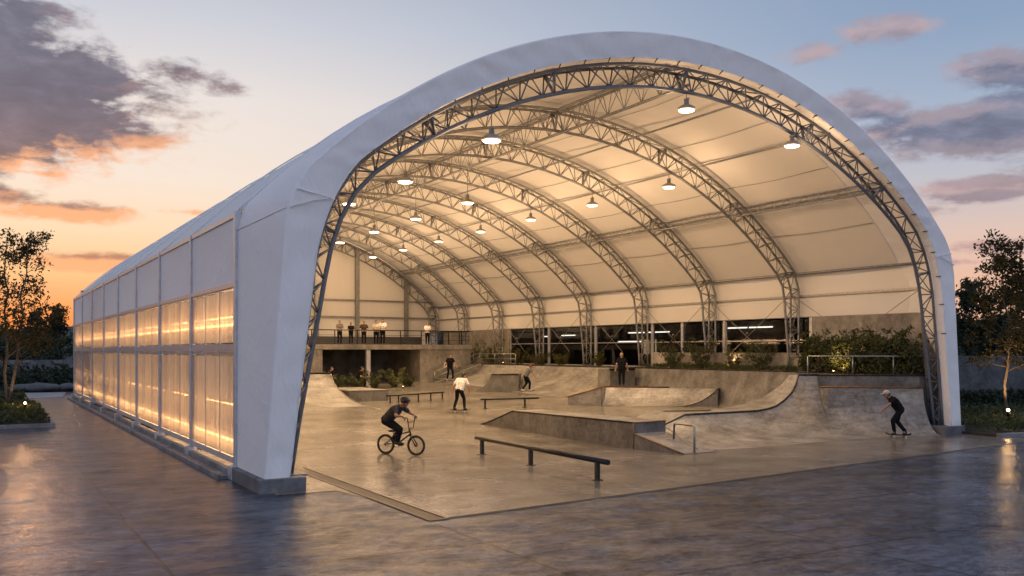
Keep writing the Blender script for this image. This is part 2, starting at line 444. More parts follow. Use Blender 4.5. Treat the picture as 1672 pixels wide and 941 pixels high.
hood = tb(mb, 'front_hood', M['canvas'])
def hood_seam(pts, r): tb(MB().path(pts, r, 5), 'hood_seam', M['canvas'])
for sx in (-1, 1):
    i = NL if sx < 0 else len(fp)-1-NL
    for off in (-2.2, .3):                                # two seams fan out from the inner corner
        def at(q):
            P = front_profile(q); u = i - sx*off*(1 - q/FO)**1.3; k = int(math.floor(u)); t = u-k
            return T(P[k][0]*(1-t)+P[k+1][0]*t, YF-.035, P[k][1]*(1-t)+P[k+1][1]*t)
        hood_seam([at(q) for q in (.04, .15, .3, .45, .6, .7, .79)], .013)
    hood_seam([T(b[0]+(f[0]-b[0])*t + sx*.006, Y0+.02+(YF+.05-Y0)*t, b[1]+(f[1]-b[1])*t) for t in (0, .25, .5, .75, 1) for b, f in [(bp[i+sx*2], fp[i+sx*2])]], .012)
hood_seam([T(x, YF+.04, z) for (x, z) in front_profile(FO-.02)], .016)
tie_a, tie_b = front_profile(FO), front_profile(FO+.09)
for i in range(14, len(tie_a)-14, 5):                        # lacing ties round the inner hem
    tb(MB().tube(T(tie_a[i][0], YF-.02, tie_a[i][1]), T(tie_b[i][0], YF+.12, tie_b[i][1]), .015, 5), 'hem_tie', M['black'])
for sx in (-1, 1):
    mb = MB()
    if sx < 0: mb.box(-12.05, -11.1, 17.88, 20.42, -.3, .28, T)
    else: mb.box(10.9, 12.05, 17.88, 20.42, -.3, .28, T)
    tb(mb, 'base_block', M['block'], bevel=.02)

# lattice arches ------------------------------------------------------
def resample(pts, step):
    d = [0]
    for a, b in zip(pts, pts[1:]): d.append(d[-1] + math.dist(a, b))
    n = max(4, round(d[-1] / step)); out = []; j = 0
    for i in range(n+1):
        s = d[-1]*i/n
        while j < len(d)-2 and d[j+1] < s: j += 1
        t = (s-d[j]) / max(1e-9, d[j+1]-d[j])
        out.append((pts[j][0]+(pts[j+1][0]-pts[j][0])*t, pts[j][1]+(pts[j+1][1]-pts[j][1])*t))
    return out
def make_truss(y, outer, depth_fn, w, r1, r2, mat, step=.78, name='arch_truss'):
    O = resample(outer, step); n = len(O)
    I = []
    for i, (x, z) in enumerate(O):
        a = O[max(0, i-1)]; b = O[min(n-1, i+1)]
        tx, tz = b[0]-a[0], b[1]-a[1]; L = math.hypot(tx, tz)
        nx, nz = tz/L, -tx/L
        d = depth_fn(x, z)
        I.append((x + nx*d, z + nz*d))
    Im = [((I[i][0]+I[i+1][0])/2, (I[i][1]+I[i+1][1])/2) for i in range(n-1)]
    ya, yb = y - w/2, y + w/2
    root = tb(MB().path([T(x, y, z) for x, z in [I[0]] + Im + [I[-1]]], r1*1.15, 8), name, mat)
    for yy in (ya, yb): MB().path([T(x, yy, z) for x, z in O], r1, 8).build('outer_chord', mat, root)
    la = MB()
    for i in range(n-1):
        m = T(Im[i][0], y, Im[i][1])
        for yy in (ya, yb):
            la.tube(T(O[i][0], yy, O[i][1]), m, r2, 5); la.tube(m, T(O[i+1][0], yy, O[i+1][1]), r2, 5)
        la.tube(T(O[i][0], ya, O[i][1]), T(O[i][0], yb, O[i][1]), r2, 5)
        p, q = (ya, yb) if i % 2 else (yb, ya)
        la.tube(T(O[i][0], p, O[i][1]), T(O[i+1][0], q, O[i+1][1]), r2*.9, 5)
    la.build('lattice', mat, root)
    for sgn in (-1, 1):                                  # knee gussets and splice plates
        k = min(range(n), key=lambda i: abs(O[i][0]-sgn*(HW-.6)) + abs(O[i][1]-EAVE))
        pl = MB().tube(T(O[k][0], ya, O[k][1]), T(I[k][0], y, I[k][1]), r1*.8, 6); pl.tube(T(O[k][0], yb, O[k][1]), T(I[k][0], y, I[k][1]), r1*.8, 6); pl.build('gusset', mat, root)
    for xs in (-8.4, -4.9, 0, 4.9, 8.4):
        k = min(range(n), key=lambda i: abs(O[i][0]-xs)); pl = MB()
        for yy in (ya, yb): pl.tube(T(O[k][0], yy, O[k][1]), T(I[k][0], y, I[k][1]), r1*.9, 6)
        pl.build('splice_plate', mat, root)
    for k in (0, n-1):
        x, z = (O[k][0]+I[k][0])/2, O[k][1]
        MB().box(x-.32, x+.32, y-w/2-.12, y+w/2+.12, z-.02, z+.015, T).build('foot_plate', mat, root)
    return root
# front arch
fo = [(x, z) for (x, z) in front_profile(FO+.07)]
make_truss(18.52, fo, lambda x, z: .13 + .22*smst(.2, 5.2, z) + .17*smst(6, 10.2, z), .46, .046, .02, M['bluesteel'], .74)
# interior arches
def inner_outline(zr):
    leg = [(-(HW-.2), .02 + (EAVE-.1-.02)*i/10) for i in range(11)]
    a = arc(HW-.2, EAVE-.1, RISE-.12, 44)
    legr = [(HW-.2, zr + (EAVE-.1-zr)*i/10) for i in range(11)]
    return leg[:-1] + a + [p for p in reversed(legr[:-1])]
for k in range(1, 9):
    make_truss(Y0 + k*BAY - (.3 if k == 8 else 0), inner_outline(2.02), lambda x, z: .34 + .3*smst(2.0, 5.4, z), .42, .044, .018, M['steel'], .8)

# purlins ------------------------------------------------------------
def purlin_tube(x, drop, r=.035, y0=18.6):
    z = arc_z(x) - drop
    tb(MB().tube(T(x, y0, z), T(x, YB, z), r, 8), 'purlin', M['steel'])
amax = math.asin(HW / ((HW*HW+RISE*RISE)/(2*RISE)))
RR = (HW*HW+RISE*RISE)/(2*RISE)
for f in (-.47, -.26, .26, .47): purlin_tube(RR*math.sin(f*amax), .22)
for f, yy in ((-.97, Y0), (.97, 18.8)): purlin_tube(RR*math.sin(f*amax), .2, .05, yy)
def lattice_purlin(x, depth, r=.034):
    z = arc_z(x) - .2; sgn = 0 if abs(x) < .5 else (1 if x > 0 else -1)
    nx, nz = -x/RR, -(z - (EAVE+RISE-RR))/RR
    mb = MB(); a = T(x, 18.6, z); 
    bx, bz = x + nx*depth, z + nz*depth
    for off in (-.13, .13):
        mb.tube(T(x+off*nz*-1, 18.6, z+off*nx), T(x+off*nz*-1, YB, z+off*nx), r, 7)
    mb.tube(T(bx, 18.6, bz), T(bx, YB, bz), r, 7)
    n = 48; L = YB - 18.6
    for i in range(n):
        ya, ym, yb = 18.6 + L*i/n, 18.6 + L*(i+.5)/n, 18.6 + L*(i+1)/n
        for off in (-.13, .13):
            mb.tube(T(x+off*nz*-1, ya, z+off*nx), T(bx, ym, bz), .014, 4); mb.tube(T(bx, ym, bz), T(x+off*nz*-1, yb, z+off*nx), .014, 4)
    tb(mb, 'lattice_purlin', M['steel'])
lattice_purlin(0, .75, .045)
for f in (-.69, .69): lattice_purlin(RR*math.sin(f*amax), .3, .03)

# left side wall --------------------------------------------------------
XL = -HW
for k in range(9):
    y = Y0 + k*BAY
    mb = MB().box(XL-.07, XL+.07, y-.075, y+.075, 0, EAVE+.06, T)
    mb.box(XL-.17, XL+.1, y-.16, y+.16, 0, .3, T)
    tb(mb, 'wall_post', M['alu'], bevel=.012)
for k in range(8):
    ya, yb = Y0 + k*BAY + .08, Y0 + (k+1)*BAY - .08
    fab = MB()
    rows = [[T(XL-.01+.03*math.sin(PI*i/8)*math.sin(PI*j/6), ya+(yb-ya)*i/8, 4.3+(EAVE-4.3)*j/6) for i in range(9)] for j in range(7)]
    fab.grid(rows, True); tb(fab, 'fabric_panel', M['canvas'])
    for nm, z0, z1 in (('lower_panel', .42, 2.74), ('upper_panel', 2.92, 4.2)):
        pn = MB().box(XL-.012, XL+.012, ya+.06, yb-.06, z0+.06, z1-.06, T)
        po = tb(pn, nm, M['poly'])
        fr = MB()
        fr.box(XL-.03, XL+.03, ya, yb, z0-.1, z0+.03, T); fr.box(XL-.02, XL+.02, ya, yb, z1-.03, z1+.02, T)
        for i in range(0, 4):
            y = ya + .02 + (yb-ya-.04)*i/3; ww = .02 if i in (0, 3) else .009
            fr.box(XL-.02, XL+.02, y-ww, y+ww, z0+.03, z1-.03, T)
        fr.build('frame', M['alu'], po)
    # two warm strips behind the lower sheets, two behind the upper
    for (z, xo, rr) in ((.74, .17, .03), (1.5, .45, .022), (3.40, .17, .028), (3.62, .42, .02)):
        st = MB().tube(T(XL+xo, ya+.05, z), T(XL+xo, yb-.05, z), rr, 8)
        tb(st, 'light_strip', M['led'])
mb = MB().box(XL-.06, XL+.06, Y0, YB, 2.78, 2.86, T); tb(mb, 'mid_rail', M['alu'])
mb = MB().box(XL-.05, XL+.05, Y0, YB, 4.2, 4.3, T); tb(mb, 'top_rail', M['alu'])
mb = MB().box(XL-.045, XL+.05, Y0, YB, EAVE-.06, EAVE+.04, T); tb(mb, 'eave_rail', M['alu'])
mb = MB().box(XL-.13, XL+.3, Y0+.15, YB+.2, -.05, .2, T); tb(mb, 'sill', M['kerb'], bevel=.01)
mb = MB().box(XL-.36, XL-.135, Y0+.15, YB+.2, -.05, .08, T); mb.box(XL-.38, XL-.33, Y0+.15, YB+.2, -.05, .11, T); tb(mb, 'kerb', M['kerb'], bevel=.01)

# right upper fabric wall and gable -------------------------------------
for k in range(-1, 8):
    ya, yb = Y0 + k*BAY, Y0 + (k+1)*BAY
    if k < 0: ya = 18.9
    rows = [[T(HW-.02-.04*math.sin(PI*i/8)*math.sin(PI*j/6), ya+(yb-ya)*i/8, 4.14+(EAVE-4.14)*j/6) for i in range(9)] for j in range(7)]
    mb = MB().grid(rows, True, True); tb(mb, 'fabric_panel', M['roof'])
    mb = MB().box(HW-.08, HW+.02, ya, yb, 4.08, 4.16, T); mb.box(HW-.14, HW-.06, ya, yb, 4.95, 5.03, T); tb(mb, 'wall_rail', M['steel'])
    if k >= 0 or True:
        y1, y2 = (Y0 + k*BAY if k >= 0 else 19.2), Y0 + (k+1)*BAY
        if k == -1: y1, y2 = None, None
    if y1 is not None and k >= 0:
        a0 = y1 if k > 0 else 19.0
        mb = MB().tube(T(HW-.45, a0+.2, 4.95), T(HW-.45, (a0+y2)/2+.9, 2.75), .013, 5); mb.tube(T(HW-.45, y2-.2, 4.95), T(HW-.45, (a0+y2)/2-.9, 2.75), .013, 5)
        mb.sphere(T(HW-.45, (a0+y2)/2, 3.55), .05, 8)
        tb(mb, 'brace_cable', M['steel'])
NG = 30
ga = arc(HW-.03, EAVE, RISE-.03, NG)
rows = [[T(x, YB+.02, zz) for x, zz in [(q[0], 2.6 + (q[1]-2.6)*j/8) for q in ga]] for j in range(9)]
tb(MB().grid(rows, True), 'gable_wall', M['gable'])
for x in (-8.2, -4.1, 2.7, 5.6, 9.3):
    mb = MB().box(x-.13, x+.13, YB-.34, YB-.08, 3.1, arc_z(x)-.25, T); tb(mb, 'gable_post', M['steel'])
for z in (5.1, 6.25):
    mb = MB().box(-HW+.3, HW-.3, YB-.16, YB-.06, z-.05, z+.05, T); tb(mb, 'gable_rail', M['steel'])

# ------------------------------------------------------------------ ground
def sheet(name, pts, z, mat, kind='structure'):
    mb = MB(); n = len(pts); mb.v = [(x, y, z) for x, y in pts]; mb.face(tuple(range(n)))
    return tag(mb.build(name, mat), kind=kind)
mb = MB(); mb.quad((-900,-300,0),(900,-300,0),(900,1500,0),(-900,1500,0)); tag(mb.build('ground', M['apron']), kind='structure')
def xjoint(y_or_x): pass
rows = []
def front_y(x): return 13.7 + (x-6.75)*.1243
for j in range(61):
    row = []
    for i in range(41):
        t = j/60
        x = 5.0 + (28.9-5.0)*i/40
        yf = front_y(x) if x > 6.75 else 17.6
        y = yf + (59.0-yf)*t
        if x < 6.75: x = max(x, 5.0)
        row.append((x, y, .005 + zf(x, y)))
    rows.append(row)
mb = MB(); mb.grid([[p for p in r if p[0] >= 6.74] for r in rows], True, True)
mb.grid([[p for p in r if p[0] <= 6.8] for r in rows], True, True)
tag(mb.build('skatepark_floor', M['floor']), kind='structure')

# trench drain and floor joint
dr = empty('trench_drain', (6.58, 17.5, 0), 0, 'long narrow steel-grated trench drain set in the concrete beside the left pylon', 'drain')
mb = MB(); mb.box(-.17, -.14, -3.8, 3.9, -.02, .018); mb.box(.14, .19, -3.8, 3.9, -.02, .024); mb.box(-.17, .19, -3.84, -3.8, -.02, .018); mb.build('frame', M['drain'], dr)
mb = MB()
for i in range(154): mb.box(-.138, .138, -3.79+i*.05, -3.79+i*.05+.026, -.02, .012)
mb.build('grating', M['drain'], dr)
mb = MB()
d = V((21.3, 2.65, 0)).normalized(); nrm = V((-d.y, d.x, 0))
a = V((6.75, 13.72, 0))
for o1, o2, z in ((-.035, -.02, .012), (.03, .055, .016)):
    b = a + d*36
    mb.prism([a+nrm*o1, b+nrm*o1, b+nrm*o2, a+nrm*o2], (0,0,z))
tag(mb.build('threshold_strip', M['drain']), 'thin steel threshold strip running across the floor between the indoor slab and the apron', 'floor strip')

# ------------------------------------------------------------------ skate ramps
def cprof(t): return 1 - math.sqrt(max(0, 1 - t*t))    # circular transition, 0..1
def coping_tube(pts, r, name, parent, mat=None): return MB().path(pts, r, 8).build(name, mat or M['coping'], parent)

H = 2.8
# big corner ramp on the right front
secs = [  # top x,y,z, toe x,y, strip width
 (6.52, 8.25, .02, 6.25, 7.25, 1.7), (6.95, 8.0, .27, 6.4, 6.95, 1.9), (7.3, 8.01, .27, 6.8, 6.9, 1.9), (7.71, 8.02, .27, 7.2, 6.9, 1.9), (8.1, 8.04, .272, 7.6, 6.93, 1.8),
 (8.3, 8.05, .288, 7.82, 6.95, 1.7), (8.45, 8.05, .322, 7.98, 6.96, 1.5), (8.58, 8.05, .385, 8.1, 6.97, 1.2), (8.7, 8.05, .47, 8.2, 6.98, .95), (8.78, 8.05, .57, 8.26, 6.99, .65), (8.83, 8.05, .695, 8.3, 7.0, .42), (9.02, 7.93, .695, 8.5, 7.0, .3)]
cr = empty('corner_quarter_ramp', (23.0, 20.8, 0), 0, 'large curved concrete quarter pipe whose lip sweeps from low to high beside the right pylon', 'skate ramp')
co = V(cr.location)
def ramp_rows(ss, n=14):
    rows = []
    for (tx, ty, tz, bx, by, sw) in ss:
        r = []
        for i in range(n+1):
            t = i/n
            x = (bx + (tx-bx)*t)*H; y = (by + (ty-by)*t)*H
            r.append(V((x, y, .006 + tz*H*cprof(t*.985)/cprof(.985))) - co)
        rows.append(r)
    return rows
rr = ramp_rows(secs)
mb = MB().grid(rr, True, False)
secs2 = [(8.965, 7.83, .549, 8.5, 7.0, 0), (9.27, 7.56, .549, 8.92, 6.93, 0), (9.57, 7.3, .549, 9.35, 6.86, 0), (9.86, 7.05, .549, 9.82, 6.78, 0)]
rr2 = ramp_rows(secs2)
mb.grid(rr2, True, False)
mb.build('transition', M['ramp'], cr)
mb = MB()                                              # right cheek
last = rr2[-1]
mb.grid([[V((p.x, p.y, -.05)) for p in last], last], False)
f = rr[-1]; g = rr2[0]
mb.grid([g, f], False)
fl = rr[0]; mb.grid([[V((p.x, p.y, -.05)) for p in fl], fl], False)
mb.build('side_cheek', M['rampshade'], cr)
lip = [r[-1] for r in rr]
back = [V((r[-1].x - (.0), r[-1].y + s[5], r[-1].z)) for r, s in zip(rr, secs)]
mb = MB(); n5 = 5
mb.grid([[a + (b-a)*k/n5 for k in range(n5+1)] for a, b in zip(lip, back)], True, False)
mb.grid([[b, V((b.x, b.y, -.05))] for b in back], False)
mb.build('deck_strip', M['ramp'], cr)
coping_tube([p + V((0, -.012, .006)) for p in lip], .035, 'coping', cr)
coping_tube([r[-1] + V((0, -.01, .01)) for r in rr2], .035, 'coping', cr, M['rust'])
# dark sheet painted in for the shade of a shallow slot in the low deck
mb = MB(); P0 = [(19.75, 23.9), (20.2, 24.25), (22.0, 23.9), (21.3, 23.3)]
mb.prism([V((x, y, .762)) - co for x, y in P0], (0,0,.008)); mb.build('slot_shade', M['coping'], cr)

# raised platform beside it with its wall, and the deck along the right wall
pf = empty('raised_platform', (27, 23, 0), 0, 'raised concrete platform with grey retaining wall above the right quarter pipe', 'platform')
po = V(pf.location)
poly = [(25.28, 22.22), (27.72, 19.95), (28.45, 19.75), (28.62, 24.6), (26.6, 24.6), (25.1, 22.7)]
mb = MB(); mb.prism([V((x, y, -.1)) - po for x, y in poly], (0,0,2.05)); mb.build('retaining_wall', M['rampshade'], pf, bevel=.02)
mb = MB(); mb.prism([V((25.0, 21.5, -.1))-po, V((27.62, 19.78, -.1))-po, V((27.75, 19.98, -.1))-po, V((25.3, 22.25, -.1))-po], (0,0,1.62)); mb.build('ledge', M['ramp'], pf)
mb = MB()
e = [V((25.28,22.2,1.965)), V((27.72,19.93,1.965)), V((28.4,19.76,1.965))]
mb.path([p - po for p in e], .03, 6); mb.build('edge_angle', M['coping'], pf)

def handrail(name, pts, base_z, h, label, cat='railing', mids=(), mat=None, posts=None, r=.027, group=None):
    pts = [V(p) for p in pts]; rt = empty(name, pts[0], 0, label, cat, group); o = pts[0]
    mb = MB().path([p + V((0,0,h)) - o for p in pts], r, 8); mb.build('top_rail', mat or M['rail'], rt)
    for m in mids: MB().path([p + V((0,0,m)) - o for p in pts], r*.7, 6).build('mid_rail', mat or M['rail'], rt)
    for p in (posts or pts):
        p = V(p); q = MB().tube(p - o, p + V((0,0,h)) - o, r*.9, 8); q.box(p.x-o.x-.06, p.x-o.x+.06, p.y-o.y-.06, p.y-o.y+.06, p.z-o.z, p.z-o.z+.012)
        q.build('post', mat or M['rail'], rt)
    return rt
a, b = V((25.2, 22.55, 1.95)), V((28.2, 19.98, 1.95))
handrail('platform_railing', [a, a.lerp(b, .38), a.lerp(b, .72), b], 1.95, .66, 'low grey steel railing along the raised platform in front of the leafy hedge')

# long right deck
dk = empty('side_deck', (27.6, 37, 0), 0, 'long raised concrete deck running under the window wall on the right', 'platform')
mb = MB().box(-.98, 1.25, -2.2, 16.5, -.2, 2.0); mb.box(-.64, 1.25, -12.4, -2.2, -.2, 2.0); mb.build('slab', M['rampshade'], dk)
mb = MB().box(-1.0, -.9, -2.2, 16.5, 1.93, 2.03); mb.build('edge_coping', M['coping'], dk)

def sweep_ramp(name, stations, label, n=14, parent_loc=None, coping=True, mat=None, sides=True):
    """stations: (top xyz, toe xy)"""
    loc = V(parent_loc); rt = empty(name, loc, 0, label, 'skate ramp')
    rows = []
    for (tx, ty, tz, bx, by) in stations:
        r = []
        for i in range(n+1):
            t = i/n; x = bx+(tx-bx)*t; y = by+(ty-by)*t; z0 = zf(bx, by)
            r.append(V((x, y, z0 + .006 + (tz-z0)*cprof(t*.97)/cprof(.97))) - loc)
        rows.append(r)
    MB().grid(rows, True).build('transition', mat or M['ramp'], rt)
    if sides:
        mb = MB()
        for r in (rows[0], rows[-1]):
            mb.grid([[V((p.x, p.y, -.3 - loc.z)) for p in r], r], False)
        mb.build('side_cheek', M['rampshade'], rt)
    if coping: coping_tube([r[-1] + V((0,0,.012)) for r in rows], .03, 'coping', rt)
    return rt
sweep_ramp('long_quarter_pipe', [(26.55, 50.2, 1.98, 22.3, 46.5), (26.55, 48.5, 1.98, 22.6, 45.5), (26.55, 46, 1.98, 23.2, 44), (26.55, 43.2, 1.98, 23.0, 42.2), (26.55, 41, 1.98, 22.9, 40.2), (26.55, 38.6, 1.98, 23.0, 38.1), (26.55, 36.6, 1.98, 23.4, 36.3), (26.55, 34.9, 1.98, 23.9, 34.9)],
           'long sweeping concrete quarter pipe under the planted deck in the middle of the hall', parent_loc=(26, 42, .8))
sweep_ramp('pool_wall_ramp', [(26.92, 34.9, 1.99, 26.2, 34.7), (26.92, 32, 1.99, 26.05, 32), (26.92, 29, 1.99, 26.05, 29), (26.92, 26.5, 1.99, 25.9, 26.3), (26.92, 24.6, 1.99, 25.9, 24.3)],
           'tall concrete bowl wall with steep curved foot below the shrubs and pale low wall', parent_loc=(26.5, 30, .6), coping=True, mat=M['rampshade'])  # same concrete, darker tone stands in for grazing light on the wall
# buttress block at the end of the long ramp
bt = empty('bowl_buttress', (26.0, 34.6, 0), 0, 'square concrete buttress block where the long ramp meets the bowl wall', 'block')
MB().box(-.9, .54, -.55, .42, 0, 1.97).build('block', M['rampshade'], bt, bevel=.02)
MB().box(-.93, .54, -.58, -.5, 1.9, 1.99).build('edge', M['coping'], bt)

# island quarter pipe
iq = empty('island_ramp', (22.9, 41.2, 0), 0, 'small concrete island ramp with flat dark side face in the middle distance', 'skate ramp')
io = V(iq.location); w = V((.83, -.55, 0)); dep = V((.55, .83, 0))
prof = [(-1.4, .62)] + [(-1.4 + 1.35*i/10, .62 + .95*cprof(i/10*.96)/cprof(.96)) for i in range(1, 11)] + [(1.35, 1.57), (1.35, .3), (-1.4, .3)]
mb = MB(); mb.prism([w*u + V((0,0,z)) for u, z in prof], dep*3.0); mb.build('body', M['rampshade'], iq)
topm = MB(); topm.grid([[w*u + V((0,0,z+.006)) + dep*d for u, z in prof[:11]] for d in (0, 3.0)], True, False); topm.build('transition', M['ramp'], iq)
mb = MB(); mb.path([w*-.05 + V((0,0,1.585)) - dep*.01, w*1.35 + V((0,0,1.585)) - dep*.01], .035, 6); mb.build('coping', M['coping'], iq)

# mid funbox with hubba ledge
fb = empty('hubba_funbox', (21.9, 32.75, 0), 0, 'concrete funbox with rusty-edged sloped hubba ledge and curved bank before the bowl wall', 'skate box')
U, W2 = V((.67, -.742, 0)), V((.742, .67, 0))
def fq(u, v, z): return U*u + W2*v + V((0,0,z))
mb = MB()                                               # hubba
pp = [(0, .2), (0, .82), (1.45, 1.25), (1.45, .2)]
mb.prism([fq(u, 0, z) for u, z in pp], W2*.75); mb.build('hubba', M['ramp'], fb, bevel=.012)
mb = MB(); mb.path([fq(0, -.005, .825), fq(1.45, -.005, 1.255), fq(1.46, 1.0, 1.256), fq(4.1, 1.0, 1.256)], .028, 6); mb.path([fq(0, -.005, .825), fq(-.005, .75, .825)], .025, 6); mb.build('edge_angle', M['rust'], fb)
mb = MB()
mb.prism([fq(1.35, 1.0, .2), fq(4.1, 1.0, .2), fq(4.1, 1.75, .2), fq(1.35, 1.75, .2)], (0,0,1.05)); mb.build('ledge', M['rampshade'], fb, bevel=.012)
def fz(u, v):
    a = .74*cprof(min(1, max(0, v/.95))*.9)/cprof(.9)
    b = .76*cprof(min(1, max(0, (u-4.55)/1.75))*.75)/cprof(.75)
    return .47 + max(a, b)
nu, nv = 42, 10
rows = [[fq(1.46 + 4.84*i/nu, 1.0*j/nv, fz(1.46 + 4.84*i/nu, 1.0*j/nv)) for j in range(nv+1)] for i in range(nu+1)]
MB().grid(rows, True, True).build('bank', M['ramp'], fb)
mb = MB(); mb.grid([[V((r[0].x, r[0].y, .1)) for r in rows], [r[0] for r in rows]], False, True)
mb.grid([[V((p.x, p.y, .1)) for p in rows[-1]], rows[-1]], False, True)
mb.build('side_face', M['rampshade'], fb)
mb = MB(); mb.path([rows[i][0] + V((0,0,.01)) for i in range(27, nu+1)], .02, 6); mb.path([rows[nu][j] + V((0,0,.01)) for j in range(nv+1)], .02, 6); mb.build('edge_strip', M['coping'], fb)

# front funbox (long manual pad) with kicker wedge
pb = empty('manual_pad', (16.0, 23.5, 0), 0, 'long low concrete grind box with sloped left end behind the front black rail', 'skate box')
p0, p1, p2, p3 = V((15.62, 29.0, .16)), V((15.72, 26.9, .1)), V((16.12, 20.75, 0)), V((16.42, 18.95, 0))
o = V(pb.location); wv = V((1.25, .1, 0)); zt = .76
body = [V((p0.x, p0.y, .1)), V((p1.x, p1.y, zt)), V((p2.x, p2.y, zt)), V((p2.x, p2.y, -.05)), V((p0.x, p0.y, -.05))]
# concave left end
curve = [p0.lerp(p1, i/8) for i in range(9)]
body = [V((c.x, c.y, .16 + (zt-.16)*(i/8)**1.12)) for i, c in enumerate(curve)] + [V((p2.x, p2.y, zt)), V((p2.x, p2.y, -.05)), V((p0.x, p0.y, -.05))]
mb = MB(); mb.prism([b - o for b in body], wv); mb.build('body', M['rampshade'], pb)
mb = MB(); top = [b - o + V((0,0,.004)) for b in body[:10]]
mb.grid([top, [t + wv for t in top]], False, True); mb.build('top_face', M['ramp'], pb)
mb = MB(); mb.path([t + V((-.004,0,-.01)) for t in top], .024, 6); mb.build('edge_angle', M['coping'], pb)
mb = MB(); mb.path([top[-1]+V((0,-.004,-.01)), top[-1]+wv+V((0,-.004,-.01))], .024, 6); mb.path([top[-1]+V((-.004,-.004,-.01)), V((p2.x, p2.y, .01))-o+V((-.004,-.004,0))], .018, 6); mb.build('edge_angle', M['rust'], pb)
wd = [V((p2.x, p2.y-.003, -.05)), V((p2.x, p2.y-.003, .44)), V((p3.x, p3.y, .015)), V((p3.x, p3.y, -.05))]
mb = MB(); mb.prism([b - o for b in wd], wv*.99); mb.build('kicker', M['rampshade'], pb)
mb = MB(); a1, b1 = wd[1]-o+V((0,0,.005)), wd[2]-o+V((0,0,.005)); mb.quad(a1, b1, b1+wv*.99, a1+wv*.99); mb.build('kicker_top', M['ramp'], pb)
mb = MB(); mb.path([a1+V((-.004,0,0)), b1+V((-.004,0,0))], .02, 6); mb.build('edge_angle', M['rust'], pb)
hr = empty('wedge_rail', (16.9, 19.6, 0), 0, 'short bent steel rail standing over the small wedge at the end of the grind box', 'rail')
mb = MB().path([(.1, .45, .3), (.1, .42, .72), (.08, .36, .755), (-.02, -.5, .755), (-.03, -.56, .72), (-.03, -.56, 0)], .032, 8); mb.build('hoop', M['rail'], hr)
mb = MB().path([(.16, .9, .62), (.14, .5, .5), (.1, -.1, .22), (.06, -.6, .12)], .014, 6); mb.build('lower_bar', M['rail'], hr)

# grind rails
def grind_rail(name, a, b, h, r, posts, label, foot=.13, mat=None):
    a, b = V(a), V(b); rt = empty(name, a, 0, label, 'grind rail', 'grind rails on the hall floor')
    zz = V((0,0,h)); mb = MB().path([zz, b - a + zz], r, 14)
    mb.build('bar', mat or M['black'], rt)
    for t in posts:
        p = a.lerp(b, t) - a; g = zf(a.x+p.x, a.y+p.y) - a.z
        q = MB().box(p.x-r*.75, p.x+r*.75, p.y-r*.75, p.y+r*.75, g, p.z+h-.01); q.build('leg', mat or M['black'], rt)
        q = MB().lathe([(foot, 0), (foot, .012), (0, .012)], (p.x, p.y, g+.004), 16); q.build('foot_plate', mat or M['black'], rt)
grind_rail('grind_rail', (11.78, 22.1, 0), (11.56, 15.75, 0), .43, .058, (.055, .475, .935), 'long round black grind rail on three legs, nearest the front of the floor')
z1 = zf(18.74, 34.2)
grind_rail('grind_rail', (18.5, 34.35, z1), (20.75, 33.25, z1+.05), .4, .04, (.08, .76), 'short black grind rail on two legs behind the long grind box')
z2 = zf(16.6, 38.9)
grind_rail('grind_rail', (16.1, 38.9, z2), (19.35, 39.6, z2+.07), .33, .035, (.06, .2, .54, .76, .97), 'low dark flat rail on several thin legs before the raised ledge', .08)

# left quarter pipe
lq = empty('tall_quarter_pipe', (11.5, 38, 0), 0, 'tall concrete quarter pipe with steel coping and bright curved edge behind the left pylon', 'skate ramp')
lo = V(lq.location)
pr = [(36.1, .33), (37.2, .36), (38.3, .43), (39.1, .52), (39.8, .64), (40.5, .79), (41.1, .95), (41.6, 1.13), (41.95, 1.32), (42.2, 1.52), (42.33, 1.72)]
xs = [5.3, 8, 11, 14.66]
rows = [[V((x, y + (14.66-x)*.03, z)) - lo for y, z in pr] for x in xs]
MB().grid(rows, True, True).build('transition', M['ramp'], lq)
mb = MB(); mb.grid([[V((p.x, p.y, -.2)) for p in rows[-1]], rows[-1]], False, True)
mb.build('side_cheek', M['rampshade'], lq)
tp = [r[-1] for r in rows]
mb = MB(); mb.grid([tp, [p + V((0, 1.9, 0)) for p in tp]], False); mb.grid([[tp[-1], tp[-1]+V((0,1.9,0))], [V((tp[-1].x, tp[-1].y, -.2)), V((tp[-1].x, tp[-1].y+1.9, -.2))]], False); mb.build('deck', M['rampshade'], lq)
coping_tube([p + V((0, -.01, .015)) for p in tp], .04, 'coping', lq)
coping_tube([p + V((.0,0,.006)) for p in rows[-1]], .022, 'edge_strip', lq, M['rail'])

# raised ledge in the left middle distance
rl = empty('raised_ledge', (15.0, 41.8, 0), 0, 'low raised concrete ledge between the left quarter pipe and the dark recess', 'platform')
MB().box(-.2, 1.75, -1.6, 2.0, 0, .93).build('body', M['rampshade'], rl, bevel=.02)
MB().box(-.2, 1.77, -1.62, 2.0, .935, .965).build('cap', M['ramp'], rl)

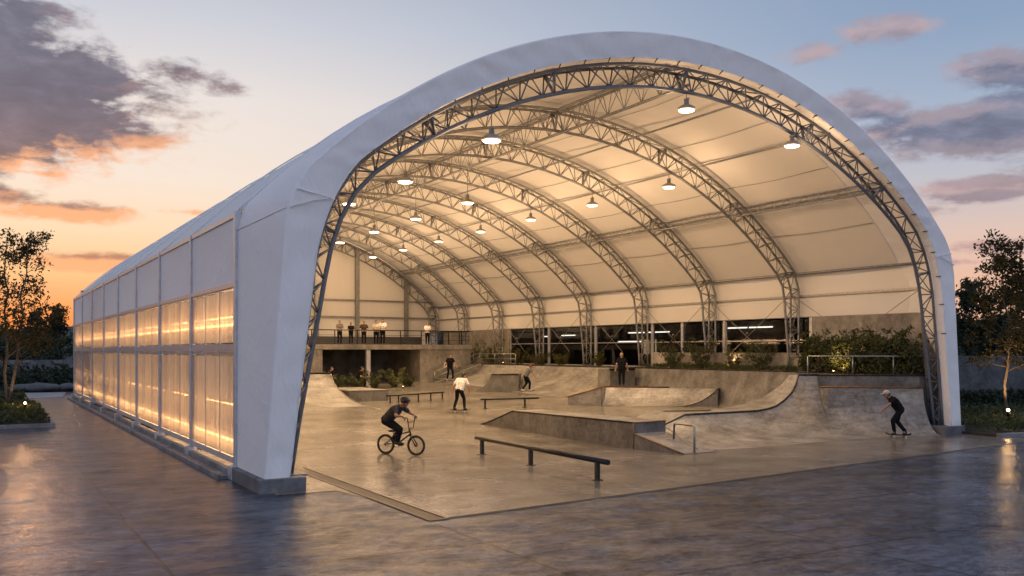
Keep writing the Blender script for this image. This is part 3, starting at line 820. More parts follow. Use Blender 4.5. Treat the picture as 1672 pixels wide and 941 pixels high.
# ------------------------------------------------------------------ mezzanine
mz = empty('mezzanine', (17, 50.4, 0), 0, 'concrete mezzanine balcony with dark recess and slender column at the back of the hall', 'balcony')
def mzb(*a): return MB().box(*a)
mzb(-12, 9.6, 0, 8.2, 2.87, 3.16).build('slab', M['wallc'], mz, bevel=.015)
mzb(-12, -.02, .06, .5, .3, 2.868).build('left_wall', M['wallc'], mz)
mzb(6.07, 9.5, .06, 5.2, .3, 2.868).build('right_wall', M['wallc'], mz)
mzb(-.02, 6.07, 5.0, 5.2, .3, 2.868).build('recess_wall', M['rampshade'], mz)
mzb(-.22, -.02, .5, 5.0, .3, 2.868).build('recess_side', M['rampshade'], mz)
mzb(2.66, 2.9, .1, .34, .4, 2.868).build('column', M['alu'], mz)
mb = MB()
for x in (1.5, 3.9, 5.0): mb.box(x-.008, x+.008, 4.985, 4.998, .4, 2.86)
mb.build('recess_joint', M['black'], mz)
mzb(-12, 9.6, 7.6, 7.8, 3.16, 3.75).build('back_kerb', M['room'], mz)
brl = empty('balcony_railing', (17, 50.55, 3.16), 0, 'dark steel balcony railing with horizontal bars along the mezzanine edge', 'railing')
mb = MB().tube((-12, 0, .84), (9.5, 0, .84), .03, 8); mb.build('top_rail', M['black'], brl)
for z in (.28, .55): MB().tube((-12, 0, z), (9.5, 0, z), .012, 6).build('mid_rail', M['black'], brl)
x = -11.5
while x < 9.6:
    MB().box(x-.025, x+.025, -.025, .025, 0, .84).build('post', M['black'], brl); x += 1.36
MB().path([(9.5, 0, .84), (9.5, 6, .84)], .03, 8).build('top_rail', M['black'], brl)
for yy in (1.5, 3.0, 4.5): MB().box(9.475, 9.525, yy-.025, yy+.025, 0, .84).build('post', M['black'], brl)

# stairs with rail right of the mezzanine
st = empty('side_stair', (23.4, 48.7, 0), 0, 'concrete stair with sloping kerb climbing to the deck beside the mezzanine wall', 'stair')
mb = MB(); ns = 7
for i in range(ns):
    z0 = .8 + (2.0-.8)*(i+1)/ns; x0 = 2.9*i/ns
    mb.box(x0, 3.1, .2, 1.55, .2 if i == 0 else z0-.2, z0)
mb.build('tread', M['rampshade'], st)
mb = MB(); mb.prism([V((-.8, 0, .2)), V((-.8, 0, .78)), V((-.35, 0, .82)), V((2.9, 0, 2.06)), V((2.9, 0, .2))], (0, .2, 0)); mb.build('kerb', M['ramp'], st)
handrail('stair_rail', [(23.2, 48.72, .95), (24.5, 48.72, 1.42), (26.2, 48.72, 2.08)], 0, .62, 'sloping grey stair handrail beside the far skater in black', 'railing', mids=(.3,))
handrail('landing_rail', [(26.6, 50.3, 2.0), (26.62, 47.6, 2.0), (26.64, 45.2, 2.0)], 0, .62, 'short grey railing on the deck at the top of the stair', 'railing', mids=(.33,))

# ------------------------------------------------------------------ right glazed facade
fc = empty('glazed_facade', (28.6, 38, 2), 0, 'long dark glazed wall with slim metal mullions and concrete end panels along the right side', 'facade')
fo_ = V(fc.location)
def bx(y0, y1, z0, z1, x0=28.6, x1=28.8, mb=None):
    mb = mb or MB(); mb.box(x0-fo_.x, x1-fo_.x, y0-fo_.y, y1-fo_.y, z0-fo_.z, z1-fo_.z); return mb
XFa = lambda y: 28.62
bx(19.6, 25.35, 1.9, 4.14).build('concrete_panel', M['wallc'], fc)
bx(49.3, 58.6, 1.9, 4.14).build('concrete_panel', M['wallc'], fc)
win = [(25.5, 30.25), (30.4, 33.1), (33.2, 35.3), (35.42, 40.05), (40.2, 44.7), (44.85, 49.2)]
for (a, b) in win:
    zb = 2.0
    fr = MB(); bx(a, b, 4.08, 4.14, 28.62, 28.7, fr); bx(a, b, zb, zb+.05, 28.62, 28.7, fr); bx(a, b, 3.2, 3.235, 28.62, 28.69, fr)
    bx(a, a+.04, zb+.05, 4.08, 28.62, 28.7, fr); bx(b-.04, b, zb+.05, 4.08, 28.62, 28.7, fr)
    f = fr.build('window', M['alu'], fc)
    bx(a+.04, b-.04, zb+.05, 4.08, 28.650, 28.656).build('pane', M['glass'], f)
    bx(a-.13, a, zb, 4.14, 28.60, 28.74).build('mullion', M['alu'], fc)
# room behind
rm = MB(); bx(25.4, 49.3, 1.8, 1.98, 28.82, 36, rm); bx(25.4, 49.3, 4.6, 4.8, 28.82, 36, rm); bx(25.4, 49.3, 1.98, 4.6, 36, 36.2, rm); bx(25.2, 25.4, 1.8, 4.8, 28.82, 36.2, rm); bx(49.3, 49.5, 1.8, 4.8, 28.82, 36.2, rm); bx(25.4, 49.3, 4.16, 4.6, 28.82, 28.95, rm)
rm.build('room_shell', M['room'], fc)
mb = MB(); 
for (y, z, w, h) in ((44.0, 2.3, .5, .9), (44.7, 2.3, .5, .9)): bx(y, y+w, z+.3, z+.3+h, 35.9, 35.95, mb)
mb.build('lit_panel', M['lit'], fc)
def tube_light(y0, y1, x, z, label):
    t = empty('tube_light', (x, (y0+y1)/2, z), 0, label, 'ceiling light', 'fluorescent tubes behind the glass')
    L = (y1-y0)/2
    MB().tube((0, -L, 0), (0, L, 0), .03, 8).build('tube', M['tube'], t)
    MB().box(-.06, .06, -L-.04, L+.04, .04, .09).build('housing', M['lampbody'], t)
    MB().tube((0, -L*.7, .09), (0, -L*.7, .55), .008, 4).build('hanger', M['lampbody'], t); MB().tube((0, L*.7, .09), (0, L*.7, .55), .008, 4).build('hanger', M['lampbody'], t)
tube_light(29.2, 30.6, 30.4, 3.86, 'bright tube light behind the window just left of the concrete end panel')
tube_light(30.75, 32.0, 30.4, 3.86, 'bright tube light beside the first one behind the nearest window')
tube_light(37.5, 39.3, 31.5, 3.8, 'tube light behind the glass above the pale low wall end')
tube_light(39.6, 41.0, 31.5, 3.8, 'tube light glowing behind the glass above the standing man')
tube_light(46.3, 47.8, 31.5, 3.75, 'dimmer tube light behind the middle window')
tube_light(50.9-2.6, 50.9-1.8, 31.0, 3.7, 'small tube light behind the farthest window')
tube_light(42.4, 44.6, 33.5, 3.35, 'low hung tube light deep in the room behind the standing man')
# pale low wall behind the shrubs
lw = tag(MB().box(28.28, 28.52, 25.6, 34.9, 2.0, 2.72).build('low_wall', M['wallc'], bevel=.015), 'pale low concrete planter wall behind the uplit shrubs under the windows', 'wall')

# ------------------------------------------------------------------ pendant lamps
def build_lamp():
    rt = empty('pendant_lamp')
    MB().lathe([(.0, .02), (.30, .02), (.335, .05), (.33, .12), (.2, .2), (.1, .24), (.09, .4), (0, .4)], n=24).build('housing', M['lampbody'], rt)
    MB().lathe([(0, -.015), (.27, -.012), (.295, .018), (0, .019)], n=24).build('lens', M['bulb'], rt)
    MB().box(-.03, .03, -.13, .13, .4, .47).build('bracket', M['lampbody'], rt)
    return rt
lamp_data = bpy.data.lights.new('lamp_glow', 'POINT'); lamp_data.energy = 122; lamp_data.color = (1, .63, .34); lamp_data.shadow_soft_size = .38
beam_data = bpy.data.lights.new('lamp_beam', 'SPOT'); beam_data.energy = 960; beam_data.color = (1, .67, .37); beam_data.shadow_soft_size = .09; beam_data.spot_size = math.radians(118); beam_data.spot_blend = .85
front_beam = beam_data.copy(); front_beam.energy = 210; front_beam.spot_size = math.radians(100)
LAMPS = [(0, -.2, 9.3, 'at the crown of the front arch, the largest and highest'), (0, 4.05, 8.85, 'under the right shoulder of the front arch'), (0, -6.4, 7.7, 'under the left shoulder of the front arch')]
ordn = ['first', 'second', 'third', 'fourth', 'fifth', 'sixth', 'seventh', 'eighth']
for k in range(1, 8): LAMPS.append((k, 4.9, 8.72, 'in the right row, under the %s arch behind the front one' % ordn[k-1]))
for k in range(2, 7): LAMPS.append((k, -1.1 + .06*k, 8.3, 'in the middle row, under the %s arch behind the front one' % ordn[k-1]))
for k in range(1, 4): LAMPS.append((k, -5.7, 7.85, 'in the left row, under the %s arch behind the front one' % ordn[k-1]))
LAMPS.append((8, -1.0, 8.0, 'in the middle row against the back gable, the farthest one'))
proto = build_lamp()
for i, (k, off, z, txt) in enumerate(LAMPS):
    y = 18.5 if k == 0 else Y0 + k*BAY - (2.2 if k == 8 else 0)
    o = proto if i == 0 else copy_tree(proto)
    o.location = T(off, y, z); o.scale = (.72, .72, .72)
    tag(o, 'glowing pendant lamp ' + txt, 'pendant lamp', 'pendant lamps under the arches')
    top = arc_z(off) - .95 - z
    if top > .45: MB().tube((0,0,.45), (0,0,top), .018, 6).build('hanger', M['lampbody'], o)
    l = bpy.data.objects.new('lamp_light', lamp_data); COL.objects.link(l); l.parent = o; l.location = (0, 0, -.62)
    l = bpy.data.objects.new('lamp_beam', front_beam if k == 0 else beam_data); COL.objects.link(l); l.parent = o; l.location = (0, 0, -.06)

# ------------------------------------------------------------------ plants
def leaf(mb, p, size, up=.3, n=None):
    d = n or V((random.gauss(0,1), random.gauss(0,1), random.gauss(up,.8))).normalized()
    s = d.orthogonal().normalized(); s = (Matrix.Rotation(random.uniform(0, 2*PI), 3, d) @ s); q = d.cross(s)
    a = size*random.uniform(.7, 1.3); b = a*random.uniform(.38, .55)
    mb.quad(p - s*a*.1, p + s*a*.45 + q*b*.5 + d*a*.08, p + s*a, p + s*a*.45 - q*b*.5 + d*a*.08)
def clump(mb, c, r, n, size, flat=.8):
    for i in range(n):
        d = V((random.gauss(0,1), random.gauss(0,1), random.gauss(0,1))).normalized() * (random.random()**.45) * r
        leaf(mb, V(c) + V((d.x, d.y, d.z*flat)), size)
def limb(mb, a, b, r0, r1, wob=.08, n=5):
    a, b = V(a), V(b); L = (b-a).length; pts = []
    for i in range(n+1):
        t = i/n; w = L*wob*math.sin(PI*t)
        pts.append(a.lerp(b, t) + V((random.uniform(-w,w), random.uniform(-w,w), random.uniform(-w,w)*.5)))
    mb.path(pts, [r0+(r1-r0)*i/n for i in range(n+1)], 7); return pts
def tree(name, loc, h, crown_r, crown_z0, leafsize, nl, label, mat='leaf', trunks=((0,0),), group=None, cone=1.0, r0=.1, nlimb=22, cat='tree', clumpn=None):
    rt = empty(name, loc, 0, label, cat, group)
    tk = MB(); cw = MB()
    tips = []
    for (ax, ay) in trunks:
        top = V((ax*h*.5, ay*h*.5, h*.93)); pts = limb(tk, (0,0,-.1), top, r0, r0*.15, .03, 9)
        for i in range(nlimb // len(trunks)):
            t = crown_z0/h + (1-crown_z0/h)*random.random()**.8*.95
            p = V((0,0,0)).lerp(top, t); j = t*9; p = pts[int(j)].lerp(pts[min(9, int(j)+1)], j-int(j))
            rel = (t - crown_z0/h)/(1-crown_z0/h)
            rad = crown_r*(1 - cone*rel*.82)*(.55+.45*min(1, rel*4+.35))*random.uniform(.55, 1.1)
            a = random.uniform(0, 2*PI)
            q = p + V((math.cos(a)*rad, math.sin(a)*rad, rad*random.uniform(.25, .8)))
            bp_ = limb(tk, p, q, r0*.32*(1-rel*.6), r0*.06, .1, 4)
            tips += [bp_[2], bp_[3], bp_[4], bp_[4]]
        tips.append(top)
    per = max(4, nl // len(tips))
    for tp_ in tips:
        for _ in range(2):
            cc = tp_ + V((random.gauss(0,.16), random.gauss(0,.16), random.gauss(0,.12)))*crown_r*.5
            clump(cw, cc, crown_r*random.uniform(.07, .2), per//2, leafsize, .7)
    tk.build('trunk', M['bark'], rt); cw.build('crown', M[mat], rt)
    return rt
def shrub(name, loc, h, r, nl, size, label, mat='leaf', stems=6, group=None, cat='shrub', low=.12):
    rt = empty(name, loc, 0, label, cat, group); tk = MB(); cw = MB()
    for i in range(stems):
        a = 2*PI*i/stems + random.uniform(-.4,.4); d = r*random.uniform(.3, .9)
        q = V((math.cos(a)*d*1.25, math.sin(a)*d*1.25, h*random.uniform(.45, 1.12)))
        pts = limb(tk, (math.cos(a)*.04, math.sin(a)*.04, -.03), q, .018*h, .005*h, .07, 5)
        for p in pts[1:]:
            rel = p.z/h
            if rel < low: continue
            clump(cw, p, r*random.uniform(.12, .36), nl//(stems*5), size, .9)
    tk.build('stem', M['bark'], rt); cw.build('foliage', M[mat], rt)
    return rt
# left tree in its bed
tree('broadleaf_tree', (1.25, 48.2, .12), 8.6, 2.35, 2.2, .15, 5200, 'tall slender uplit tree in the kerbed bed left of the hall', 'leaft', trunks=((-.01,.0), (.2,-.1)), nlimb=46, r0=.09, cone=.98)
# right tree in the bed
tree('broadleaf_tree', (34.6, 21.1, .05), 7.3, 1.95, 2.0, .145, 5400, 'broad uplit tree with bare lower trunk right of the hall', 'leaft', trunks=((0,.02),), nlimb=44, r0=.075, cone=.8)
# background trees, right
tree('broadleaf_tree', (65.0, 42.2, 0), 8.5, 2.3, 1.0, .3, 4200, 'dark tree beyond the garden wall just right of the right pylon', 'leafd', nlimb=34, r0=.14, cone=.85)
tree('broadleaf_tree', (66.4, 40.9, 0), 7.4, 2.6, 1.0, .3, 4200, 'lower dark tree beyond the garden wall, behind the uplit right tree', 'leafd', nlimb=34, r0=.14, cone=.7)
tree('broadleaf_tree', (67.8, 39.5, 0), 8.6, 3.0, 1.0, .32, 3600, 'dark tree beyond the garden wall at the right edge', 'leafd', nlimb=30, r0=.14, cone=.7)
# far left conifers
tree('conifer_tree', (6.0, 120, 0), 8.2, 2.2, 1.0, .34, 2600, 'dark pointed tree rising above the far wood, left of the pair', 'leafd', nlimb=30, r0=.12, cone=1.0, group='dark trees above the far wood')
tree('conifer_tree', (8.4, 122, 0), 8.6, 2.4, 1.0, .34, 2600, 'dark pointed tree above the far wood, next to the hall corner', 'leafd', nlimb=30, r0=.12, cone=1.0, group='dark trees above the far wood')
# far wood
mb = MB(); rnd = random.Random(3)
for i in range(230):
    a = math.radians(rnd.uniform(-14, 75)); d = rnd.uniform(100, 150)
    h = rnd.uniform(3.5, 7.2)*d/115
    for q in range(3):
        clump(mb, (d*math.sin(a)+rnd.uniform(-2,2), d*math.cos(a)+rnd.uniform(-2,2), h*rnd.uniform(.25,.8)), rnd.uniform(1.6, 3.2), 60, .75, .8)
tag(mb.build('far_wood', M['leafd']), 'dark band of far woodland along the horizon', 'woodland', kind='stuff')
hl = MB()
rows = []
for j in range(5):
    t = j/4; row = []
    for i in range(41):
        a = math.radians(-20 + 100*i/40); d = 170 + 130*t
        row.append((d*math.sin(a), d*math.cos(a), (9.5*math.sin(PI*.5*t)+1.5*t*math.sin(i*.7))*1.0 - .3))
    rows.append(row)
tag(MB().grid(rows, True, True).build('far_hills', M['lawn']), kind='structure')

# left planter beds
def bed(name, x0, x1, y0, y1, kerb, label, hmax, n, mat='leafd', size=.11, lbl2=None):
    rt = empty(name, ((x0+x1)/2, (y0+y1)/2, 0), 0, label, 'planter'); ox, oy = (x0+x1)/2, (y0+y1)/2
    mb = MB(); k = .16
    mb.box(x0-ox, x1-ox, y0-oy, y0-oy+k, -.1, kerb); mb.box(x0-ox, x1-ox, y1-oy-k, y1-oy, -.1, kerb)
    mb.box(x0-ox, x0-ox+k, y0-oy+k, y1-oy-k, -.1, kerb); mb.box(x1-ox-k, x1-ox, y0-oy+k, y1-oy-k, -.1, kerb)
    mb.build('kerb', M['kerb'], rt, bevel=.015)
    MB().box(x0-ox+k, x1-ox-k, y0-oy+k, y1-oy-k, -.05, kerb-.03).build('soil', M['soil'], rt)
    return rt
bed('planting_bed', -6.5, 2.5, 37.5, 50, .14, 'kerbed planting bed under the left tree', .4, 2000)
bed('planting_bed', -8, 2.45, 55.5, 60, .14, 'second kerbed planting bed behind the left tree', .4, 1000)
def cover(name, x0, x1, y0, y1, z0, hmax, n, size, label, mat):
    mb = MB()
    for i in range(n):
        x, y = random.uniform(x0, x1), random.uniform(y0, y1)
        h = hmax*(.45 + .55*mnoise.noise(V((x*.9, y*.9, 3.3)))) + hmax*.2
        p = V((x, y, z0 + max(.03, random.random()**.5*h)))
        leaf(mb, p, size, .8)
    return tag(mb.build(name, M[mat]), label, 'ground cover', kind='stuff')
cover('ground_cover', -6.3, 2.3, 37.7, 49.8, .1, .55, 15000, .17, 'low dark green ground cover filling the left bed', 'leaf')
cover('ground_cover', -7.8, 2.3, 55.7, 59.8, .1, .5, 4500, .2, 'low dark ground cover filling the farther left bed', 'leaf')
# path and lawn and far beds on the left
sheet('garden_path', [(-60, 62), (4.4, 60.8), (5.2, 68.5), (-60, 74)], .012, M['path'])
sheet('lawn', [(-120, 74.5), (20, 68.8), (60, 160), (-120, 200)], .02, M['lawn'])
tag(MB().box(-60, 10.5, 84, 84.35, 0, 2.05).build('garden_wall', M['garden'], bevel=.02), 'long low garden wall behind the dark hedge at the far left', 'wall')
cover('hedge_planting', -50, 8.5, 72, 82, 0, 1.9, 15000, .42, 'dark mixed planting below the far left garden wall', 'leafd')
def rock(loc, s, label):
    mb = MB(); n = 14; b = 0
    rt = MB(); rt.sphere((0,0,0), 1, 16, (1, .8, .34))
    rt.v = [tuple(V(v)*(1 + .35*mnoise.noise(V(v)*1.4 + V(loc)))) for v in rt.v]
    o = rt.build('garden_rock', M['rock'], None, loc); o.scale = (s, s, s); return tag(o, label, 'rock', 'pale rocks by the far left path')
for x, y, s, t in ((2.6, 70.6, .8, 'pale rounded rock, leftmost of the group beyond the path'), (4.0, 70.2, 1.15, 'large pale flat rock in the middle of the group beyond the path'), (5.6, 70.4, .95, 'pale rock of the group nearest the hall corner'), (3.3, 71.8, .8, 'small pale rock at the back of the group beyond the path')):
    rock((x, y, .25), s, t)

# right garden
sheet('lawn', [(29.6, 21.5), (29.3, 60), (140, 60), (140, -30), (36, 5)], .012, M['lawn'])
tag(MB().box(-.2, .2, -22, 40, 0, 2.45).build('garden_wall', M['garden'], None, (59.5, 33, 0), .22, bevel=.02), 'tall plain concrete garden wall behind the right lawn', 'wall')
rb = empty('planting_bed', (34, 19, 0), -.13, 'kerbed planting bed with leafy ground cover right of the right pylon', 'planter')
mb = MB().box(-5.3, 18, -2.2, -2.0, -.1, .13); mb.build('kerb', M['kerb'], rb, bevel=.015)
MB().box(-5.3, 18, -2.0, 3.4, -.1, .09).build('soil', M['soil'], rb)
mb = MB()
for i in range(17000):
    x, y = random.uniform(-5.2, 14), random.uniform(-1.95, 3.3)
    h = .62*(.5 + .6*mnoise.noise(V((x*1.1, y*1.1, 1.3)))) + .12
    leaf(mb, V((x, y, .08 + max(.03, random.random()**.5*h))), .13, .8)
cvo = mb.build('ground_cover', M['leaf'], None, (34, 19, 0), -.13); tag(cvo, 'leafy low ground cover in the bed beside the right pylon', 'ground cover', kind='stuff')
mb = MB()
for i in range(9000):
    x, y = random.uniform(31, 56), random.uniform(24, 44)
    leaf(mb, V((x, y, .03+random.random()*.12)), .2, 1.2)
tag(mb.build('lawn_grass', M['grass']), 'grass of the lawn behind the right bed', 'grass', kind='stuff')
sheet('garden_path', [(31, 25.2), (30.9, 26.3), (75, 17.5), (75, 16.2)], .02, M['path'])
mb = MB()
for i in range(9000):
    t = random.random(); x = 34 + 28*t; y = 31.5 - 8*t + random.uniform(-.7,.7)
    leaf(mb, V((x, y, random.random()**.6*.75)), .2, .6)
tag(mb.build('low_hedge', M['leafd']), 'dark clipped low hedge across the right lawn', 'hedge')

# hedge on the platform
hg = empty('platform_hedge', (27.7, 22.6, 1.95), 0, 'big leafy dark green hedge on the raised platform lit yellow at its left', 'hedge')
mb = MB(); stm = MB()
for i in range(150):
    t = random.random(); y = 2.6 - 5.2*t; zc = random.uniform(.12, 1.32)*(1 - .18*abs(t-.5)); xx = random.uniform(-.3, .55)
    clump(mb, (xx, y, zc), random.uniform(.18, .34), 62, .125)
for i in range(24):
    y = random.uniform(-2.5, 2.6); limb(stm, (random.uniform(-.1,.4), y, 0), (random.uniform(-.2,.5), y+random.uniform(-.3,.3), random.uniform(.8,1.35)), .018, .006)
for i in range(26):
    y = random.uniform(-2.7, 2.7); clump(mb, (random.uniform(-.1,.4), y, random.uniform(1.3, 1.62)), .14, 16, .13)
mb.build('foliage', M['leaf'], hg); stm.build('stem', M['bark'], hg)
# uplit shrubs on the deck
G = 'shrubs along the raised deck'
for (x, y, h, r, txt) in ((27.55, 32.6, 1.25, .62, 'airy shrub at the left end of the pale low wall'), (27.5, 30.6, 1.22, .66, 'airy shrub before the second column, right of the first one'), (27.6, 27.2, 1.18, .58, 'airy shrub nearest the platform railing'), (27.6, 28.7, .8, .36, 'thin low shrub beside the glowing uplight'),
                          (27.5, 38.2, .75, .4, 'small yellow-green plant behind the standing man'), (27.5, 41.8, .7, .55, 'low leafy plant in front of the middle window'), (27.5, 44.0, .72, .6, 'low leafy plant right of the fifth column'), (27.5, 46.3, .8, .6, 'low yellow-green plant at the far end of the windows'), (27.5, 49.6, 1.35, .9, 'large rounded dark shrub at the far end of the deck'), (27.2, 51.6, .8, .5, 'small plant beside the large far shrub')):
    shrub('shrub', (x, y, 2.0), h, r, 1700 if h > 1 else 1000, .085, txt, 'leafy' if h < 1 else 'leaf', 9, G)
mb = MB()
for i in range(3800):
    y = random.uniform(25.4, 34.2); leaf(mb, V((random.uniform(27.1, 28.2), y, 2.0 + random.random()**.6*.3*(.5+.9*abs(mnoise.noise(V((y*1.7,0,0))))))), .085, .5)
tag(mb.build('deck_planting', M['leaf']), 'low planting strip at the foot of the pale low wall', 'ground cover', kind='stuff')
# plants under the mezzanine
G = 'plants before the dark recess'
for (x, y, h, r, txt) in ((16.9, 48.2, .85, .55, 'bushy plant at the left end of the recess'), (18.1, 48.0, .75, .5, 'bushy plant left of the seated figure'), (19.2, 48.1, .9, .5, 'bushy plant at the foot of the column'), (20.3, 47.9, 1.0, .55, 'tall yellow-tipped plant right of the column'), (21.1, 47.8, .65, .45, 'small yellow-tipped plant at the right end of the row')):
    shrub('shrub', (x, y, zf(x, y)), h, r, 1100, .1, txt, 'leaf', 9, G)

# ------------------------------------------------------------------ garden lights
def garden_light(loc, label, e=60, h=.35):
    t = empty('garden_light', loc, 0, label, 'garden lamp', 'small garden lamps')
    MB().lathe([(.05, 0), (.05, h-.1), (.07, h-.08), (.07, h-.06), (0, h-.06)], n=12).build('body', M['black'], t)
    MB().sphere((0, 0, h), .05, 12).build('bulb', M['gbulb'], t)
    l = bpy.data.lights.new('garden_glow', 'POINT'); l.energy = e; l.color = (1, .58, .24); l.shadow_soft_size = .09
    lo_ = bpy.data.objects.new('garden_glow', l); COL.objects.link(lo_); lo_.parent = t; lo_.location = (0, 0, h+.12)
garden_light((1.75, 43.6, .1), 'small glowing lamp in the left bed before the tree', 22, .5)
garden_light((31.2, 18.95, .1), 'small glowing lamp in the right bed beside the pylon', 20, .62)
def spot(loc, target, e, label, name='uplight', blend=.6, size=70):
    t = empty(name, loc, 0, label, 'spotlight', 'small uplights among the plants')
    MB().lathe([(.04, 0), (.05, .08), (.05, .1), (0, .1)], n=10).build('body', M['black'], t)
    MB().lathe([(0, .101), (.04, .103), (0, .112)], n=10).build('lens', M['gbulb'], t)
    l = bpy.data.lights.new('uplight_beam', 'SPOT'); l.energy = e; l.color = (1, .60, .26); l.spot_size = math.radians(size); l.spot_blend = blend; l.shadow_soft_size = .05
    o = bpy.data.objects.new('uplight_beam', l); COL.objects.link(o); o.parent = t; o.location = (0, 0, .13)
    d = V(target) - V(loc) - V((0,0,.13)); o.rotation_euler = d.to_track_quat('-Z', 'Y').to_euler()
spot((1.5, 47.4, .1), (1.22, 48.2, 3.4), 520, 'uplight at the foot of the left tree')
spot((34.1, 20.5, .1), (34.6, 21.1, 3), 800, 'uplight at the foot of the right tree')
spot((26.75, 22.75, 1.97), (27.6, 23.1, 2.5), 420, 'bright uplight shining into the left end of the platform hedge', size=56)
spot((27.85, 29.3, 2.0), (28.4, 29.3, 2.6), 260, 'uplight glowing on the pale low wall between the shrubs')
spot((27.3, 47.8, 2.0), (27.9, 48.6, 3), 120, 'uplight beside the large far shrub')
spot((20.4, 46.9, .72), (20.3, 47.9, 1.6), 70, 'uplight before the yellow-tipped plants by the recess')
# wall lamp on the right pylon
wl = empty('wall_lamp', T(12.02, 18.4, 1.55), 0, 'small brass lamp fixed to the outer side of the right pylon', 'wall lamp')
MB().box(-.03, .1, -.09, .09, -.08, .08).build('box', M['rust'], wl); MB().sphere((.05, -.1, 0), .035, 10).build('bulb', M['gbulb'], wl)

# ------------------------------------------------------------------ people
def cap_mesh(caps, voxel, name, mat, parent, ells=(), smooth=2):
    mb = MB()
    for (a, ra, b, rb) in caps:
        a, b = V(a), V(b); d = b - a; L = d.length
        if L < 1e-4: b = a + V((0,0,.001)); d = b - a; L = d.length
        t = d / L; prof = []
        for i in range(0, 5): an = -PI/2 + PI/2*i/4; prof.append((ra*math.cos(an), ra*math.sin(an)))
        for i in range(0, 5): an = PI/2*i/4; prof.append((rb*math.cos(an), L + rb*math.sin(an)))
        prof[0] = (.0002, prof[0][1]); prof[-1] = (.0002, prof[-1][1])
        mb.lathe(prof, a, 10, t)
    for (c, r, sq, rz) in ells:
        k = len(mb.v); mb.sphere((0,0,0), r, 14, sq)
        R = rz if isinstance(rz, Matrix) else Matrix.Rotation(rz, 3, 'Z')
        for i in range(k, len(mb.v)): mb.v[i] = tuple(V(c) + R @ V(mb.v[i]))
    o = mb.build(name, mat, parent)
    m = o.modifiers.new('r', 'REMESH'); m.mode = 'VOXEL'; m.voxel_size = voxel; m.use_smooth_shade = True
    s = o.modifiers.new('s', 'SMOOTH'); s.factor = .5; s.iterations = smooth
    dg = bpy.context.evaluated_depsgraph_get(); me = bpy.data.meshes.new_from_object(o.evaluated_get(dg))
    old = o.data; o.modifiers.clear(); o.data = me; bpy.data.meshes.remove(old); me.name = name
    me.materials.clear(); me.materials.append(mat)
    for p in me.polygons: p.use_smooth = True
    return o

